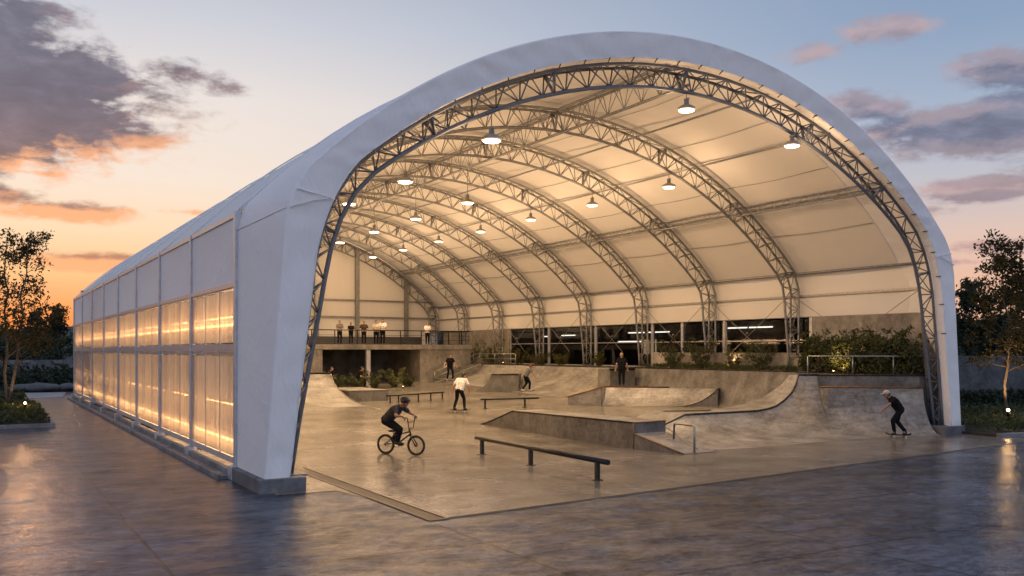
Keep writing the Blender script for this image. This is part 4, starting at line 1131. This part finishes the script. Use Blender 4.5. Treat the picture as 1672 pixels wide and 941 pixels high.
STAND = dict(pelvis=(0,0,.95), chest=(.01,0,1.28), neck=(0,0,1.47), head=(.03,0,1.625),
    sL=(0,.175,1.42), eL=(-.03,.24,1.14), wL=(.05,.25,.89), sR=(0,-.175,1.42), eR=(-.03,-.24,1.14), wR=(.05,-.25,.89),
    hL=(0,.09,.92), kL=(.03,.1,.5), aL=(-.02,.1,.09), hR=(0,-.09,.92), kR=(.03,-.1,.5), aR=(-.02,-.1,.09), face=0.0, foot=0.0, fL=None, fR=None)
def person(loc, rz, pose, label, shirt, trousers, hair='hair', skin='skin', shoes='shoe', scale=1.0, vox=.012, head='hair', group=None, sleeve=.6, fingers=True):
    J = dict(STAND); J.update(pose); j = {k: (V(v) if isinstance(v, tuple) else v) for k, v in J.items()}
    rt = empty('person', loc, rz, label, 'person', group)
    body = []; ells = []
    pel, ch, nk, hd = j['pelvis'], j['chest'], j['neck'], j['head']
    side = (j['sL'] - j['sR']).normalized()
    body += [(pel + side*.07, .105, ch + side*.085, .115), (pel - side*.07, .105, ch - side*.085, .115), (ch, .13, nk - (nk-ch)*.25, .09),
             (j['sL'], .062, j['sR'], .062), (ch + side*.1, .09, j['sL'], .06), (ch - side*.1, .09, j['sR'], .06), (nk - (nk-ch)*.1, .06, hd - V((0,0,.04)), .053)]
    F = Matrix.Rotation(j['face'], 3, 'Z') @ Matrix.Rotation(j.get('nod', 0), 3, 'Y')
    ells += [(hd, .118, (.86,.70,1.0), F), (hd + F @ V((.02,0,-.055)), .082, (.92,.72,.9), F)]
    body += [(hd + F @ V((.098,0,.012)), .010, hd + F @ V((.118,0,-.022)), .016), (hd + F @ V((.085,-.018,-.062)), .012, hd + F @ V((.085,.018,-.062)), .012), (hd + F @ V((.088,-.03,.034)), .011, hd + F @ V((.088,.03,.034)), .011)]
    for s in (-1, 1): ells.append((hd + F @ V((-.005, s*.083, -.008)), .03, (.7,.4,1.1), F))
    for s, L in ((1, 'L'), (-1, 'R')):
        sh, el, wr = j['s'+L], j['e'+L], j['w'+L]
        body += [(sh, .056, el, .041), (el, .042, wr, .028)]
        d = (wr - el).normalized(); d2 = j.get('d'+L, None); d = V(d2).normalized() if d2 is not None else d
        sd = side - d*side.dot(d); sd = sd.normalized() if sd.length > .2 else d.orthogonal().normalized()
        kn = wr + d*.085
        body += [(wr, .026, kn + sd*.022, .021), (wr, .026, kn - sd*.022, .021)]
        up = d.cross(sd).normalized()
        if up.z > 0: up = -up
        curl = j.get('curl', .35)
        for q, (o_, ln) in enumerate(((-.032, .062), (-.011, .074), (.011, .07), (.031, .054))):
            b0 = kn + sd*o_*1.05; b1 = b0 + (d*(1-curl*.4) + up*curl).normalized()*ln*.52; b2 = b1 + (d*(1-curl*1.1) + up*curl*1.6).normalized()*ln*.5
            body += [(b0, .0115, b1, .0105), (b1, .0105, b2, .009)]
        t0 = wr + d*.03 - sd*.022*s; t1 = t0 + (d*.6 - sd*s*.7 + up*.3).normalized()*.04; body += [(t0, .014, t1, .012), (t1, .012, t1 + (d + up*.4).normalized()*.03, .010)]
        hp, kn_, an = j['h'+L], j['k'+L], j['a'+L]
        body += [(hp, .088, kn_, .058), (kn_, .058, kn_.lerp(an, .35), .056), (kn_.lerp(an, .35), .056, an, .038)]
        fd = j['f'+L] or V((math.cos(j['foot']), math.sin(j['foot']), -.22)); fd = V(fd)
        body += [(an - V((0,0,.03)), .034, an + fd*.13 + V((0,0,-.02)), .03)]
    b = cap_mesh(body, vox, 'body', M[skin], rt, ells, 1)
    # eyes
    eo = MB()
    for s in (-1, 1): eo.sphere(hd + F @ V((.087, s*.031, .014)), .011, 8, (.6,1,.7))
    eo.build('eyes', M['eye'], rt)
    # trousers
    tr = [(pel + side*.075 + V((0,0,.03)), .113, j['hL'], .1), (pel - side*.075 + V((0,0,.03)), .113, j['hR'], .1), (pel + (ch-pel)*.12 + side*.06, .11, pel + side*.06, .115), (pel + (ch-pel)*.12 - side*.06, .11, pel - side*.06, .115)]
    for L in 'LR':
        hp, kn_, an = j['h'+L], j['k'+L], j['a'+L]
        tr += [(hp, .104, kn_, .074), (kn_, .074, kn_.lerp(an, .9), .06)]
    cap_mesh(tr, vox*1.25, 'trousers', M[trousers], rt)
    sh_ = [(pel.lerp(ch, .1) + side*.075, .122, ch + side*.088, .133), (pel.lerp(ch, .1) - side*.075, .122, ch - side*.088, .133), (ch, .14, nk - (nk-ch)*.3, .10), (j['sL'], .078, j['sR'], .078)]
    for s, L in ((1,'L'), (-1,'R')):
        sh_ += [(ch + side*s*.1, .1, j['s'+L], .076), (j['s'+L], .077, j['s'+L].lerp(j['e'+L], sleeve), .066)]
    cap_mesh(sh_, vox*1.25, 'shirt', M[shirt], rt)
    for L in 'LR':
        an = j['a'+L]; fd = V(j['f'+L] or V((math.cos(j['foot']), math.sin(j['foot']), -.02))); fd.z *= .4; lo2 = an - V((0,0,.045))
        cap_mesh([(lo2 - fd*.04, .046, lo2 + fd*.07, .046), (lo2 + fd*.07, .046, lo2 + fd*.17 - V((0,0,.01)), .036), (an, .05, lo2, .05)], .012, 'shoe', M[shoes], rt)
    if head == 'hair':
        cap_mesh([], .011, 'hair', M[hair], rt, [(hd + F @ V((-.018,0,.03)), .123, (.86,.74,.92), F), (hd + F @ V((-.045,0,-.02)), .095, (.7,.8,1.0), F)])
    elif head == 'cap':
        cap_mesh([], .01, 'hair', M[hair], rt, [(hd + F @ V((-.035,0,.0)), .105, (.8,.78,1.0), F)])
        cp = [(hd + F @ V((-.01,0,.05)), .125, (.88,.76,.72), F), (hd + F @ V((.12,0,.035)), .085, (1.0,.85,.16), F)]
        cap_mesh([], .01, 'cap', M['cap'], rt, cp)
    else:
        cap_mesh([], .01, 'helmet', M['helmet'], rt, [(hd + F @ V((-.01,0,.055)), .15, (.95,.78,.74), F), (hd + F @ V((.1,0,.055)), .07, (1.0,1.0,.35), F)])
        MB().path([hd + F @ V((0,.085,.02)), hd + F @ V((.03,.07,-.06)), hd + F @ V((.045,0,-.125)), hd + F @ V((.03,-.07,-.06)), hd + F @ V((0,-.085,.02))], .007, 6).build('chin_strap', M['c_black'], rt)
    rt.scale = (scale,)*3
    return rt

def skateboard(loc, rz, label, tilt=0, roll=0):
    rt = empty('skateboard', loc, rz, label, 'skateboard', 'skateboards under the riders'); rt.rotation_euler = (roll, tilt, rz)
    n = 16; rows = []
    mb = MB()
    top = []; bot = []
    for i in range(n+1):
        t = -1 + 2*i/n; x = t*.43; wdt = .105*math.sqrt(max(.02, 1 - max(0, (abs(t)-.72)/.29)**2)); z = .10 + .055*max(0, (abs(t)-.66)/.34)**1.6
        top.append([V((x, wdt*k, z + .008*k*k)) for k in (-1, -.5, 0, .5, 1)]); bot.append([p - V((0,0,.02)) for p in top[-1]])
    mb.grid(top, True, True); mb.build('grip_deck', M['c_black'], rt)
    mb = MB().grid(bot, True); 
    for e in (0, -1): mb.grid([[r[e] for r in top], [r[e] for r in bot]], False)
    mb.grid([top[0], bot[0]], False); mb.grid([top[-1], bot[-1]], False)
    mb.build('deck', M['wood'], rt)
    for s in (-1, 1):
        MB().box(s*.2-.03, s*.2+.03, -.05, .05, .055, .088).build('truck', M['rail'], rt)
        MB().tube((s*.2, -.1, .04), (s*.2, .1, .04), .012, 8).build('axle', M['rail'], rt)
        for q in (-1, 1):
            MB().lathe([(0, -.018), (.03, -.018), (.032, 0), (.03, .018), (0, .018)], (s*.2, q*.09, .033), 12, V((0,1,0))).build('wheel', M['wheel'], rt)
    return rt
YAW = math.atan2(.5044, .8635)          # view azimuth from +Y towards +X
SIDE = -YAW                             # heading along the picture plane, to the right: angle of vector (c,-s)

# BMX bike and rider --------------------------------------------------
BH = -YAW - math.radians(24)
bl = V((9.52, 23.05, .012))
bk = empty('bmx_bike', bl, BH, 'small black BMX bicycle under the crouching rider in the front of the hall', 'bicycle')
WR, WB = .272, .94
for nm, x in (('rear_wheel', 0), ('front_wheel', WB)):
    w = MB().path([(x + (WR-.024)*math.cos(a), 0, WR + (WR-.024)*math.sin(a)) for a in [2*PI*i/40 for i in range(40)]], .025, 10, closed=True).build(nm, M['rubber'], bk)
    MB().path([(x + (WR-.055)*math.cos(a), 0, WR + (WR-.055)*math.sin(a)) for a in [2*PI*i/40 for i in range(40)]], .012, 8, closed=True).build('rim', M['rim'], w)
    sp = MB().tube((x, -.045, WR), (x, .045, WR), .024, 10)
    for i in range(28):
        a = 2*PI*i/28; sp.tube((x + .02*math.cos(a+.5), .03*(1 if i % 2 else -1), WR + .02*math.sin(a+.5)), (x + (WR-.06)*math.cos(a), 0, WR + (WR-.06)*math.sin(a)), .0018, 4)
    sp.build('spokes', M['rim'], w)
bb, stt, htt, htb = V((.37,0,.30)), V((.26,0,.56)), V((.74,0,.66)), V((.775,0,.55))
fr = MB(); fr.tube(bb, stt, .018); fr.tube(stt - V((-.015,0,.04)), htt - V((0,0,.03)), .019); fr.tube(bb, htb + V((0,0,.03)), .022); fr.tube(htb, htt, .024)
for s in (-1, 1):
    fr.tube(bb + V((0,s*.03,0)), (0, s*.06, WR), .011); fr.tube(stt + V((.01,s*.02,-.05)), (0, s*.06, WR), .010)
fr.build('frame', M['black'], bk)
fk = MB()
for s in (-1, 1): fk.path([htb + V((.003,s*.05,-.02)), (WB-.02, s*.06, WR+.05), (WB, s*.06, WR)], .015, 8)
fk.tube(htb + V((.003,-.055,-.012)), htb + V((.003,.055,-.012)), .018); fk.build('fork', M['black'], bk)
hb = MB(); hb.tube(htt, htt + V((-.01,0,.06)), .022); hb.tube(htt + V((-.01,0,.05)), htt + V((.04,0,.06)), .02)
c0 = htt + V((.045,0,.06))
bars = [c0 + V(p) for p in ((-.05,.36,.31), (-.01,.22,.30), (.0,.19,.28), (0,.12,.02), (0,.08,0), (0,-.08,0), (0,-.12,.02), (.0,-.19,.28), (-.01,-.22,.30), (-.05,-.36,.31))]
hb.path(bars, .0125, 8); hb.tube(c0 + V((0,.16,.17)), c0 + V((0,-.16,.17)), .009); hb.build('handlebar', M['black'], bk)
gp = MB(); gp.path([bars[0], bars[0].lerp(bars[1], .8)], .018, 10); gp.path([bars[-1], bars[-1].lerp(bars[-2], .8)], .018, 10); gp.build('grip', M['rubber'], bk)
sd = MB(); sd.sphere((.2,0,.63), .1, 12, (1.25,.62,.28)); sd.build('saddle', M['rubber'], bk); MB().tube(stt, (.22,0,.61), .013).build('seat_post', M['rim'], bk)
ck = MB(); ck.path([bb + V((.09*math.cos(a), -.045, .09*math.sin(a))) for a in [2*PI*i/20 for i in range(20)]], .008, 6, closed=True); ck.tube(bb + V((0,-.06,0)), bb + V((0,.06,0)), .02)
ck.tube(bb + V((0,-.06,0)), bb + V((.165,-.065,-.03)), .012); ck.tube(bb + V((0,.06,0)), bb + V((-.165,.065,.03)), .012); ck.build('crank', M['rim'], bk)
pd = MB(); pd.box(.37+.115, .37+.215, -.17, -.075, .257, .28); pd.build('pedal', M['black'], bk); pd = MB(); pd.box(.37-.215, .37-.115, .075, .17, .32, .343); pd.build('pedal', M['black'], bk)
cn = MB(); cn.path([bb + V((0,-.045,.09)), (0,-.045,WR+.035)], .006, 5); cn.path([bb + V((0,-.045,-.09)), (0,-.045,WR-.035)], .006, 5); cn.build('chain', M['rim'], bk)
gl_, gr_ = bars[0].lerp(bars[1], .45), bars[-1].lerp(bars[-2], .45)
person(bl, BH, dict(pelvis=(.03,0,.93), chest=(.31,0,1.19), neck=(.47,0,1.31), head=(.60,0,1.42), sL=(.40,.175,1.27), sR=(.40,-.175,1.27), eL=(.56,.36,1.1), eR=(.53,-.35,1.07),
    wL=tuple(gl_ + V((-.06,.0,.035))), wR=tuple(gr_ + V((-.06,0,.035))), dL=(.8,0,-.45), dR=(.8,0,-.45), curl=.8,
    hL=(.03,.09,.9), kL=(.38,.13,.68), aL=(.17,.12,.43), hR=(.03,-.09,.9), kR=(.52,-.12,.66), aR=(.44,-.12,.37), nod=.12), 'crouching rider in dark helmet and grey t-shirt holding the handlebar of a black bike', 'c_grey', 'c_trouser', skin='skin2', head='helmet', vox=.009)

# white shirt skater (rear three-quarter) -----------------------------
sx, sy = 17.05, 33.4; sz = zf(sx, sy) + .006
h0 = SIDE + PI/2 - .45
skateboard((sx, sy, sz), SIDE - .05, 'skateboard under the skater in the white t-shirt', tilt=0)
person((sx, sy, sz+.105), h0, dict(pelvis=(-.04,.02,.86), chest=(.06,-.03,1.17), neck=(.12,-.06,1.35), head=(.18,-.09,1.48), sL=(.06,.14,1.32), sR=(.1,-.24,1.29), eL=(-.07,.28,1.06), eR=(.12,-.38,1.03), wL=(-.04,.35,.83), wR=(.18,-.37,.8),
    hL=(-.04,.11,.84), hR=(-.04,-.07,.84), kL=(.06,.2,.47), kR=(.14,-.12,.47), aL=(-.1,.24,.09), aR=(.05,-.19,.09), face=-.45, nod=.3), 'skater in white t-shirt and black trousers seen from behind, rolling on a board', 'c_white', 'c_trouser', vox=.010, scale=.94, hair='hair')
# skater with cap on the right --------------------------------------
cx_, cy_ = 25.55, 19.15
h0 = SIDE + PI
skateboard((cx_, cy_, .006), h0 + .1, 'skateboard under the skater with the pale cap', tilt=-.05)
person((cx_, cy_, .111), h0, dict(pelvis=(-.05,0,.80), chest=(.14,0,1.06), neck=(.27,0,1.2), head=(.38,0,1.31), sL=(.2,.17,1.16), sR=(.22,-.17,1.17), eL=(.42,.28,.98), eR=(-.06,-.3,1.02), wL=(.6,.26,.82), wR=(-.22,-.3,.82),
    hL=(-.04,.09,.78), hR=(-.06,-.09,.77), kL=(.22,.1,.46), kR=(.0,-.1,.42), aL=(.14,.03,.09), aR=(-.24,-.02,.09), fL=(.7,.7,0), fR=(.7,.7,0), nod=.2), 'skater in black t-shirt and pale cap crouching on a board before the right quarter pipe', 'c_black', 'c_trouser', head='cap', vox=.010, scale=.99, skin='skin2')
# grey shirt skater on the long ramp -----------------------------------
gx, gy = 23.35, 38.6; gz = .72
h0 = SIDE + .15
skateboard((gx, gy, gz), h0, 'skateboard under the skater in the grey t-shirt on the long ramp')
person((gx, gy, gz+.1), h0, dict(pelvis=(-.02,0,.84), chest=(.1,0,1.12), neck=(.2,0,1.29), head=(.3,0,1.4), sL=(.13,.17,1.25), sR=(.17,-.17,1.25), eL=(.0,.28,1.02), eR=(.33,-.28,1.0), wL=(.1,.3,.84), wR=(.48,-.28,.84),
    hL=(-.05,.09,.82), hR=(.0,-.09,.82), kL=(.05,.1,.45), kR=(.2,-.1,.45), aL=(-.22,0,.09), aR=(.18,-.02,.09), fL=(.6,-.7,0), fR=(.6,-.7,0), nod=.3), 'skater in grey t-shirt and dark trousers riding at the foot of the long ramp', 'c_mid', 'c_trouser', hair='hair2', scale=.86, shoes='shoew')
# far skater in black ---------------------------------------------------
fx, fy = 23.5, 47.3; fzz = 1.0
skateboard((fx, fy, fzz), SIDE + .2, 'skateboard under the far skater in black near the stair')
person((fx, fy, fzz+.1), SIDE - PI/2 + .3, dict(kL=(.12,.16,.5), kR=(.12,-.16,.5), aL=(-.0,.2,.09), aR=(0,-.2,.09), pelvis=(-.04,0,.9), hL=(-.03,.09,.88), hR=(-.03,-.09,.88), eL=(.05,.32,1.15), eR=(.05,-.34,1.15), wL=(.2,.38,.98), wR=(.18,-.42,1.0)), 'far skater in black t-shirt facing forward near the stair rail', 'c_black', 'c_trouser', scale=.86, shoes='shoew')
# man standing on the funbox ledge ---------------------------------------
person((24.25, 32.05, 1.26), SIDE + PI/2, dict(eL=(-.02,.27,1.15), eR=(-.02,-.27,1.15), wL=(.05,.31,.92), wR=(.05,-.31,.92)), 'man in black clothes with short fair hair standing with his back turned on the funbox', 'c_black', 'c_black', hair='hair3', scale=.83)
# people on the mezzanine ---------------------------------------------------
G = 'spectators on the mezzanine balcony'
ARM = dict(eL=(.06,.25,1.17), eR=(.06,-.25,1.17), wL=(.24,.12,1.12), wR=(.24,-.12,1.12), dL=(.5,-.8,0), dR=(.5,.8,0))
HIP = dict(eL=(-.06,.33,1.17), eR=(-.06,-.33,1.17), wL=(.1,.19,1.02), wR=(.1,-.19,1.02), dL=(.5,-.7,-.2), dR=(.5,.7,-.2))
def mzx(px): return 17 + (px-527)*(6.09/160)
for px, sh, tr, sc, pose, txt in ((558, 'c_mid', 'c_trouser', .80, ARM, 'spectator in grey t-shirt at the left end of the balcony group'), (576, 'c_black', 'c_trouser', .74, ARM, 'short spectator in black t-shirt, second on the balcony'), (597, 'c_brown', 'c_black', .80, HIP, 'spectator in dark shirt with elbows out at the middle of the balcony group'),
        (617, 'c_cream', 'c_trouser', .82, ARM, 'spectator in cream shirt beside the one in white on the balcony'), (628, 'c_white', 'c_trouser', .87, ARM, 'tallest spectator in white shirt at the right of the balcony group'), (705, 'c_white', 'c_trouser', .78, ARM, 'lone spectator in white shirt apart on the right of the balcony')):
    person((mzx(px), 50.95, 3.165), -PI/2 - random.uniform(.1, .5), pose, txt, sh, tr, scale=sc, vox=.014, group=G)
# seated figures in the recess ---------------------------------------------
SEAT = dict(pelvis=(0,0,.5), chest=(.12,0,.82), neck=(.2,0,1.0), head=(.27,0,1.13), sL=(.15,.17,.94), sR=(.15,-.17,.94), eL=(.22,.26,.68), eR=(.22,-.26,.68), wL=(.42,.12,.62), wR=(.42,-.12,.62), hL=(.02,.09,.49), hR=(.02,-.09,.49), kL=(.44,.12,.5), kR=(.44,-.12,.5), aL=(.42,.12,.09), aR=(.42,-.12,.09))
for x, y, rz, txt in ((18.65, 49.3, -.5, 'seated figure in dark clothes among the plants before the recess'), (17.2, 50.2, -.9, 'shadowy seated figure farther left in the dark recess')):
    person((x, y, zf(x, y)), rz, SEAT, txt, 'c_black', 'c_black', scale=.95, vox=.014)
    bn = empty('bench_seat', (x-.05, y, zf(x, y)), rz, 'low dark bench block under the ' + txt.split(' figure')[0] + (' figure among the plants' if x > 18 else ' figure in the recess'), 'bench')
    MB().box(-.22, .2, -.3, .3, .33, .385).build('seat', M['room'], bn)
    for q in (-.25, .25): MB().box(-.18, .16, q-.03, q+.03, -.02, .33).build('leg', M['room'], bn)

# small bird right of the hall
bd = empty('bird', (44, 30.5, 8.3), .6, 'tiny dark bird flying to the right of the right pylon', 'bird')
MB().path([(-.16,0,0), (-.05,0,.01), (.08,0,.015), (.15,0,.02), (.19,0,.015)], [.01,.045,.05,.03,.006], 8).build('body', M['c_grey'], bd)
for s in (-1, 1):
    mb = MB(); mb.prism([V((.06, s*.03, .02)), V((.04, s*.2, .09)), V((-.04, s*.4, .06)), V((-.06, s*.2, .07)), V((-.04, s*.03, .02))], (0,0,.008)); mb.build('wing', M['c_grey'], bd)

# ------------------------------------------------------------------ sky
w = bpy.data.worlds.new('World'); S.world = w; w.use_nodes = True
nt = NT(w.node_tree); bg = nt.n['Background']
gen = nt.node('ShaderNodeTexCoord').outputs['Generated']
sep = nt.node('ShaderNodeSeparateXYZ', inp={0: gen}); X_, Y_, Z_ = sep.outputs
az = nt.math('MULTIPLY', nt.math('ARCTAN2', X_, Y_), 180/PI)           # degrees from +Y
el = nt.math('MULTIPLY', nt.math('ARCSINE', nt.math('MINIMUM', nt.math('MAXIMUM', Z_, -1), 1)), 180/PI)
eln = nt.math('DIVIDE', nt.math('ADD', el, 5), 60, clamp=True)
def st(*a): return [((e+5)/60, rgb(*c)) for e, c in a]
sun = nt.ramp(eln, st((-4,(120,74,60)), (0,(200,108,70)), (1.8,(244,146,84)), (4.5,(253,198,144)), (7,(252,219,184)), (10,(245,228,213)), (14.5,(236,226,220)), (19,(206,208,217)), (27,(154,163,184)), (50,(118,132,164))))
sid = nt.ramp(eln, st((-4,(120,95,90)), (0,(226,164,132)), (3.5,(238,188,160)), (6.5,(226,196,182)), (10,(192,192,202)), (13.5,(168,181,202)), (18,(142,163,192)), (27,(122,145,178)), (50,(104,122,158))))
bak = nt.ramp(eln, st((-4,(120,115,125)), (0,(200,198,210)), (6,(218,219,232)), (14,(212,219,240)), (27,(192,205,236)), (50,(160,178,216))))
daz = nt.math('ABSOLUTE', nt.math('SUBTRACT', az, -4))
f1 = nt.node('ShaderNodeMapRange', interpolation_type='SMOOTHSTEP', inp={0: daz, 1: 14, 2: 62}).outputs[0]
f2 = nt.node('ShaderNodeMapRange', interpolation_type='SMOOTHSTEP', inp={0: daz, 1: 68, 2: 125}).outputs[0]
sky = nt.mix(f2, nt.mix(f1, sun, sid), bak)
# clouds: density from soft lobes in azimuth / elevation, torn by noise
lobes = [(-2, 13.4, 11.5, 3.9, 1.7), (4.6, 15.0, 5.6, 2.3, 1.3), (6.6, 12.4, 4.6, 1.3, 1.1), (9.4, 15.9, 4.2, 1.1, .85), (12.6, 15.4, 2.6, .9, .66), (1, 10.8, 6.5, 1.0, 1.05), (-4, 17, 8, 2.8, 1.3), (2.2, 18.2, 4.5, 1.2, .8), (10.5, 20.8, 3.2, .8, .62),
         (4.0, 7.8, 4.6, .75, 1.1), (.8, 8.3, 3.2, 1.0, 1.0), (3.0, 9.8, 2.6, .36, .8), (11.3, 8.1, 2.6, .34, .8), (5.6, 5.0, 5.2, .7, 1.15), (3.6, 3.4, 4.2, .3, .9), (1, 3.2, 3, .3, .6),
         (57.2, 12.2, 7.0, 1.6, 1.4), (51.2, 14.0, 4.0, 1.2, .9), (59, 15.4, 4.2, 1.4, 1.0), (52.5, 18.0, 3.3, 1.05, .95), (48.5, 17.2, 2.8, .8, .78), (48.8, 20.4, 3.6, .8, .72), (57.4, 8.9, 4.8, .8, 1.15), (52.8, 7.9, 3.6, .5, .95), (58.6, 5.7, 3.8, .6, 1.05), (55, 5.0, 3.0, .34, .9), (62, 10, 4, 1, .9), (47, 14.3, 2.4, .8, .6),
         (-25, 9, 12, 1.8, 1.0), (-40, 16, 14, 3, .9), (85, 12, 10, 2, .9), (100, 20, 16, 4, .8)]
def cloud_group():
    g = bpy.data.node_groups.new('cloud_density', 'ShaderNodeTree')
    g.interface.new_socket('az', in_out='INPUT', socket_type='NodeSocketFloat'); g.interface.new_socket('el', in_out='INPUT', socket_type='NodeSocketFloat')
    g.interface.new_socket('d', in_out='OUTPUT', socket_type='NodeSocketFloat')
    n = NT(g); gi = g.nodes.new('NodeGroupInput'); go = g.nodes.new('NodeGroupOutput')
    a, e = gi.outputs[0], gi.outputs[1]
    tot = None
    for (ca, ce, wa, we, k) in lobes:
        da = n.math('DIVIDE', n.math('SUBTRACT', a, ca), wa); de = n.math('DIVIDE', n.math('SUBTRACT', e, ce), we)
        r2 = n.math('ADD', n.math('MULTIPLY', da, da), n.math('MULTIPLY', de, de))
        v = n.math('MULTIPLY', n.math('POWER', 2.718, n.math('MULTIPLY', r2, -1.0)), k)
        tot = v if tot is None else n.math('MAXIMUM', tot, v)
    cv = n.node('ShaderNodeCombineXYZ', inp={0: n.math('MULTIPLY', a, .20), 1: n.math('MULTIPLY', e, .46), 2: 0.0}).outputs[0]
    nz = n.noise(cv, 1.0, 9, .60, .35)
    bl2 = n.noise(cv, 3.4, 6, .62, .2)
    nn = n.math('ADD', n.math('MULTIPLY', n.math('SUBTRACT', nz, .5), 1.8), n.math('MULTIPLY', n.math('SUBTRACT', bl2, .5), 1.15))
    d = n.node('ShaderNodeMapRange', interpolation_type='SMOOTHSTEP', inp={0: n.math('ADD', tot, n.math('MULTIPLY', nn, n.math('ADD', n.math('MULTIPLY', tot, .9), .22))), 1: .36, 2: .86}).outputs[0]
    n.l.new(d, go.inputs[0]); return g
cg = cloud_group()
def dens(e):
    nd = nt.n.new('ShaderNodeGroup'); nd.node_tree = cg; nt.l.new(az, nd.inputs[0]); nt.l.new(e, nd.inputs[1]); return nd.outputs[0]
D = dens(el); Dlo = dens(nt.math('SUBTRACT', el, .75)); Dup = dens(nt.math('ADD', el, .8))
core_s = nt.ramp(eln, st((2,(190,116,88)), (6,(158,116,108)), (10,(120,98,106)), (14,(96,92,112)), (22,(108,112,132))))
core_r = nt.ramp(eln, st((2,(150,126,134)), (6,(138,126,144)), (10,(120,120,140)), (14,(112,118,142)), (22,(160,156,172))))
core = nt.mix(f1, core_s, core_r)
cvv = nt.node('ShaderNodeCombineXYZ', inp={0: nt.math('MULTIPLY', az, .34), 1: nt.math('MULTIPLY', el, .8), 2: 2.0}).outputs[0]
texn = nt.ramp(nt.noise(cvv, 1.0, 8, .62, .4), [(.34, (.80,.80,.84,1)), (.5, (1,1,1,1)), (.68, (1.38,1.32,1.28,1))])
core = nt.mix(1.0, core, texn, 'MULTIPLY')
edge = nt.mix(f1, rgb(250,176,128), nt.ramp(eln, st((2,(200,152,142)), (8,(204,170,164)), (15,(182,166,176)), (22,(198,174,174)))))
lowlit = nt.math('MULTIPLY', nt.math('SUBTRACT', 1.0, Dlo), nt.ramp(f1, [(0, 1.0), (1, .35)]))
toplit = nt.math('MULTIPLY', nt.math('SUBTRACT', 1.0, Dup), nt.ramp(f1, [(0, .12), (1, .55)]))
lit = nt.math('ADD', lowlit, toplit, clamp=True)
hi_fade = nt.node('ShaderNodeMapRange', inp={0: el, 1: 11.5, 2: 14, 3: 1.0, 4: .12}).outputs[0]
lit = nt.math('MULTIPLY', lit, nt.math('ADD', nt.math('MULTIPLY', hi_fade, nt.math('SUBTRACT', 1, f1)), f1), clamp=True)
ccol = nt.mix(lit, core, edge)
sky = nt.mix(nt.math('MULTIPLY', D, .93), sky, ccol)
nis = nt.node('ShaderNodeTexSky', sky_type='NISHITA', sun_disc=False); nis.sun_elevation = math.radians(1.5); nis.sun_rotation = math.radians(3)
sky = nt.mix(1.0, sky, nt.mix(1.0, nis.outputs[0], (.006,.006,.006,1), 'MULTIPLY'), 'ADD')
nt.l.new(sky, bg.inputs[0]); bg.inputs[1].default_value = 1.0

sl = bpy.data.lights.new('sun', 'SUN'); sl.energy = .25; sl.angle = math.radians(2); sl.color = (1, .55, .3)
so = bpy.data.objects.new('sun', sl); COL.objects.link(so)
sd_ = V((math.sin(math.radians(3)), math.cos(math.radians(3)), math.tan(math.radians(3.0))))
so.rotation_euler = (-sd_).to_track_quat('-Z', 'Y').to_euler()

# ------------------------------------------------------------------ camera and render
cam = bpy.data.cameras.new('camera'); cam.sensor_width = 36; cam.lens = 36*1496/1672; cam.shift_y = (573-470.5)/1672; cam.clip_start = .1; cam.clip_end = 3000
c = bpy.data.objects.new('camera', cam); COL.objects.link(c); c.location = (0, 0, 2.8); c.rotation_euler = (PI/2, 0, -.5286); S.camera = c
S.view_settings.view_transform = 'Standard'; S.view_settings.look = 'None'; S.view_settings.exposure = 0; S.view_settings.gamma = 1; S.view_settings.use_curve_mapping = False
S.render.engine = 'CYCLES'; cy = S.cycles
cy.use_denoising = True
try: cy.denoiser = 'OPENIMAGEDENOISE'
except Exception: pass
cy.max_bounces = 8; cy.diffuse_bounces = 4; cy.glossy_bounces = 3; cy.transmission_bounces = 4; cy.transparent_max_bounces = 12
cy.sample_clamp_indirect = 6; cy.caustics_reflective = False; cy.caustics_refractive = False; cy.use_light_tree = True
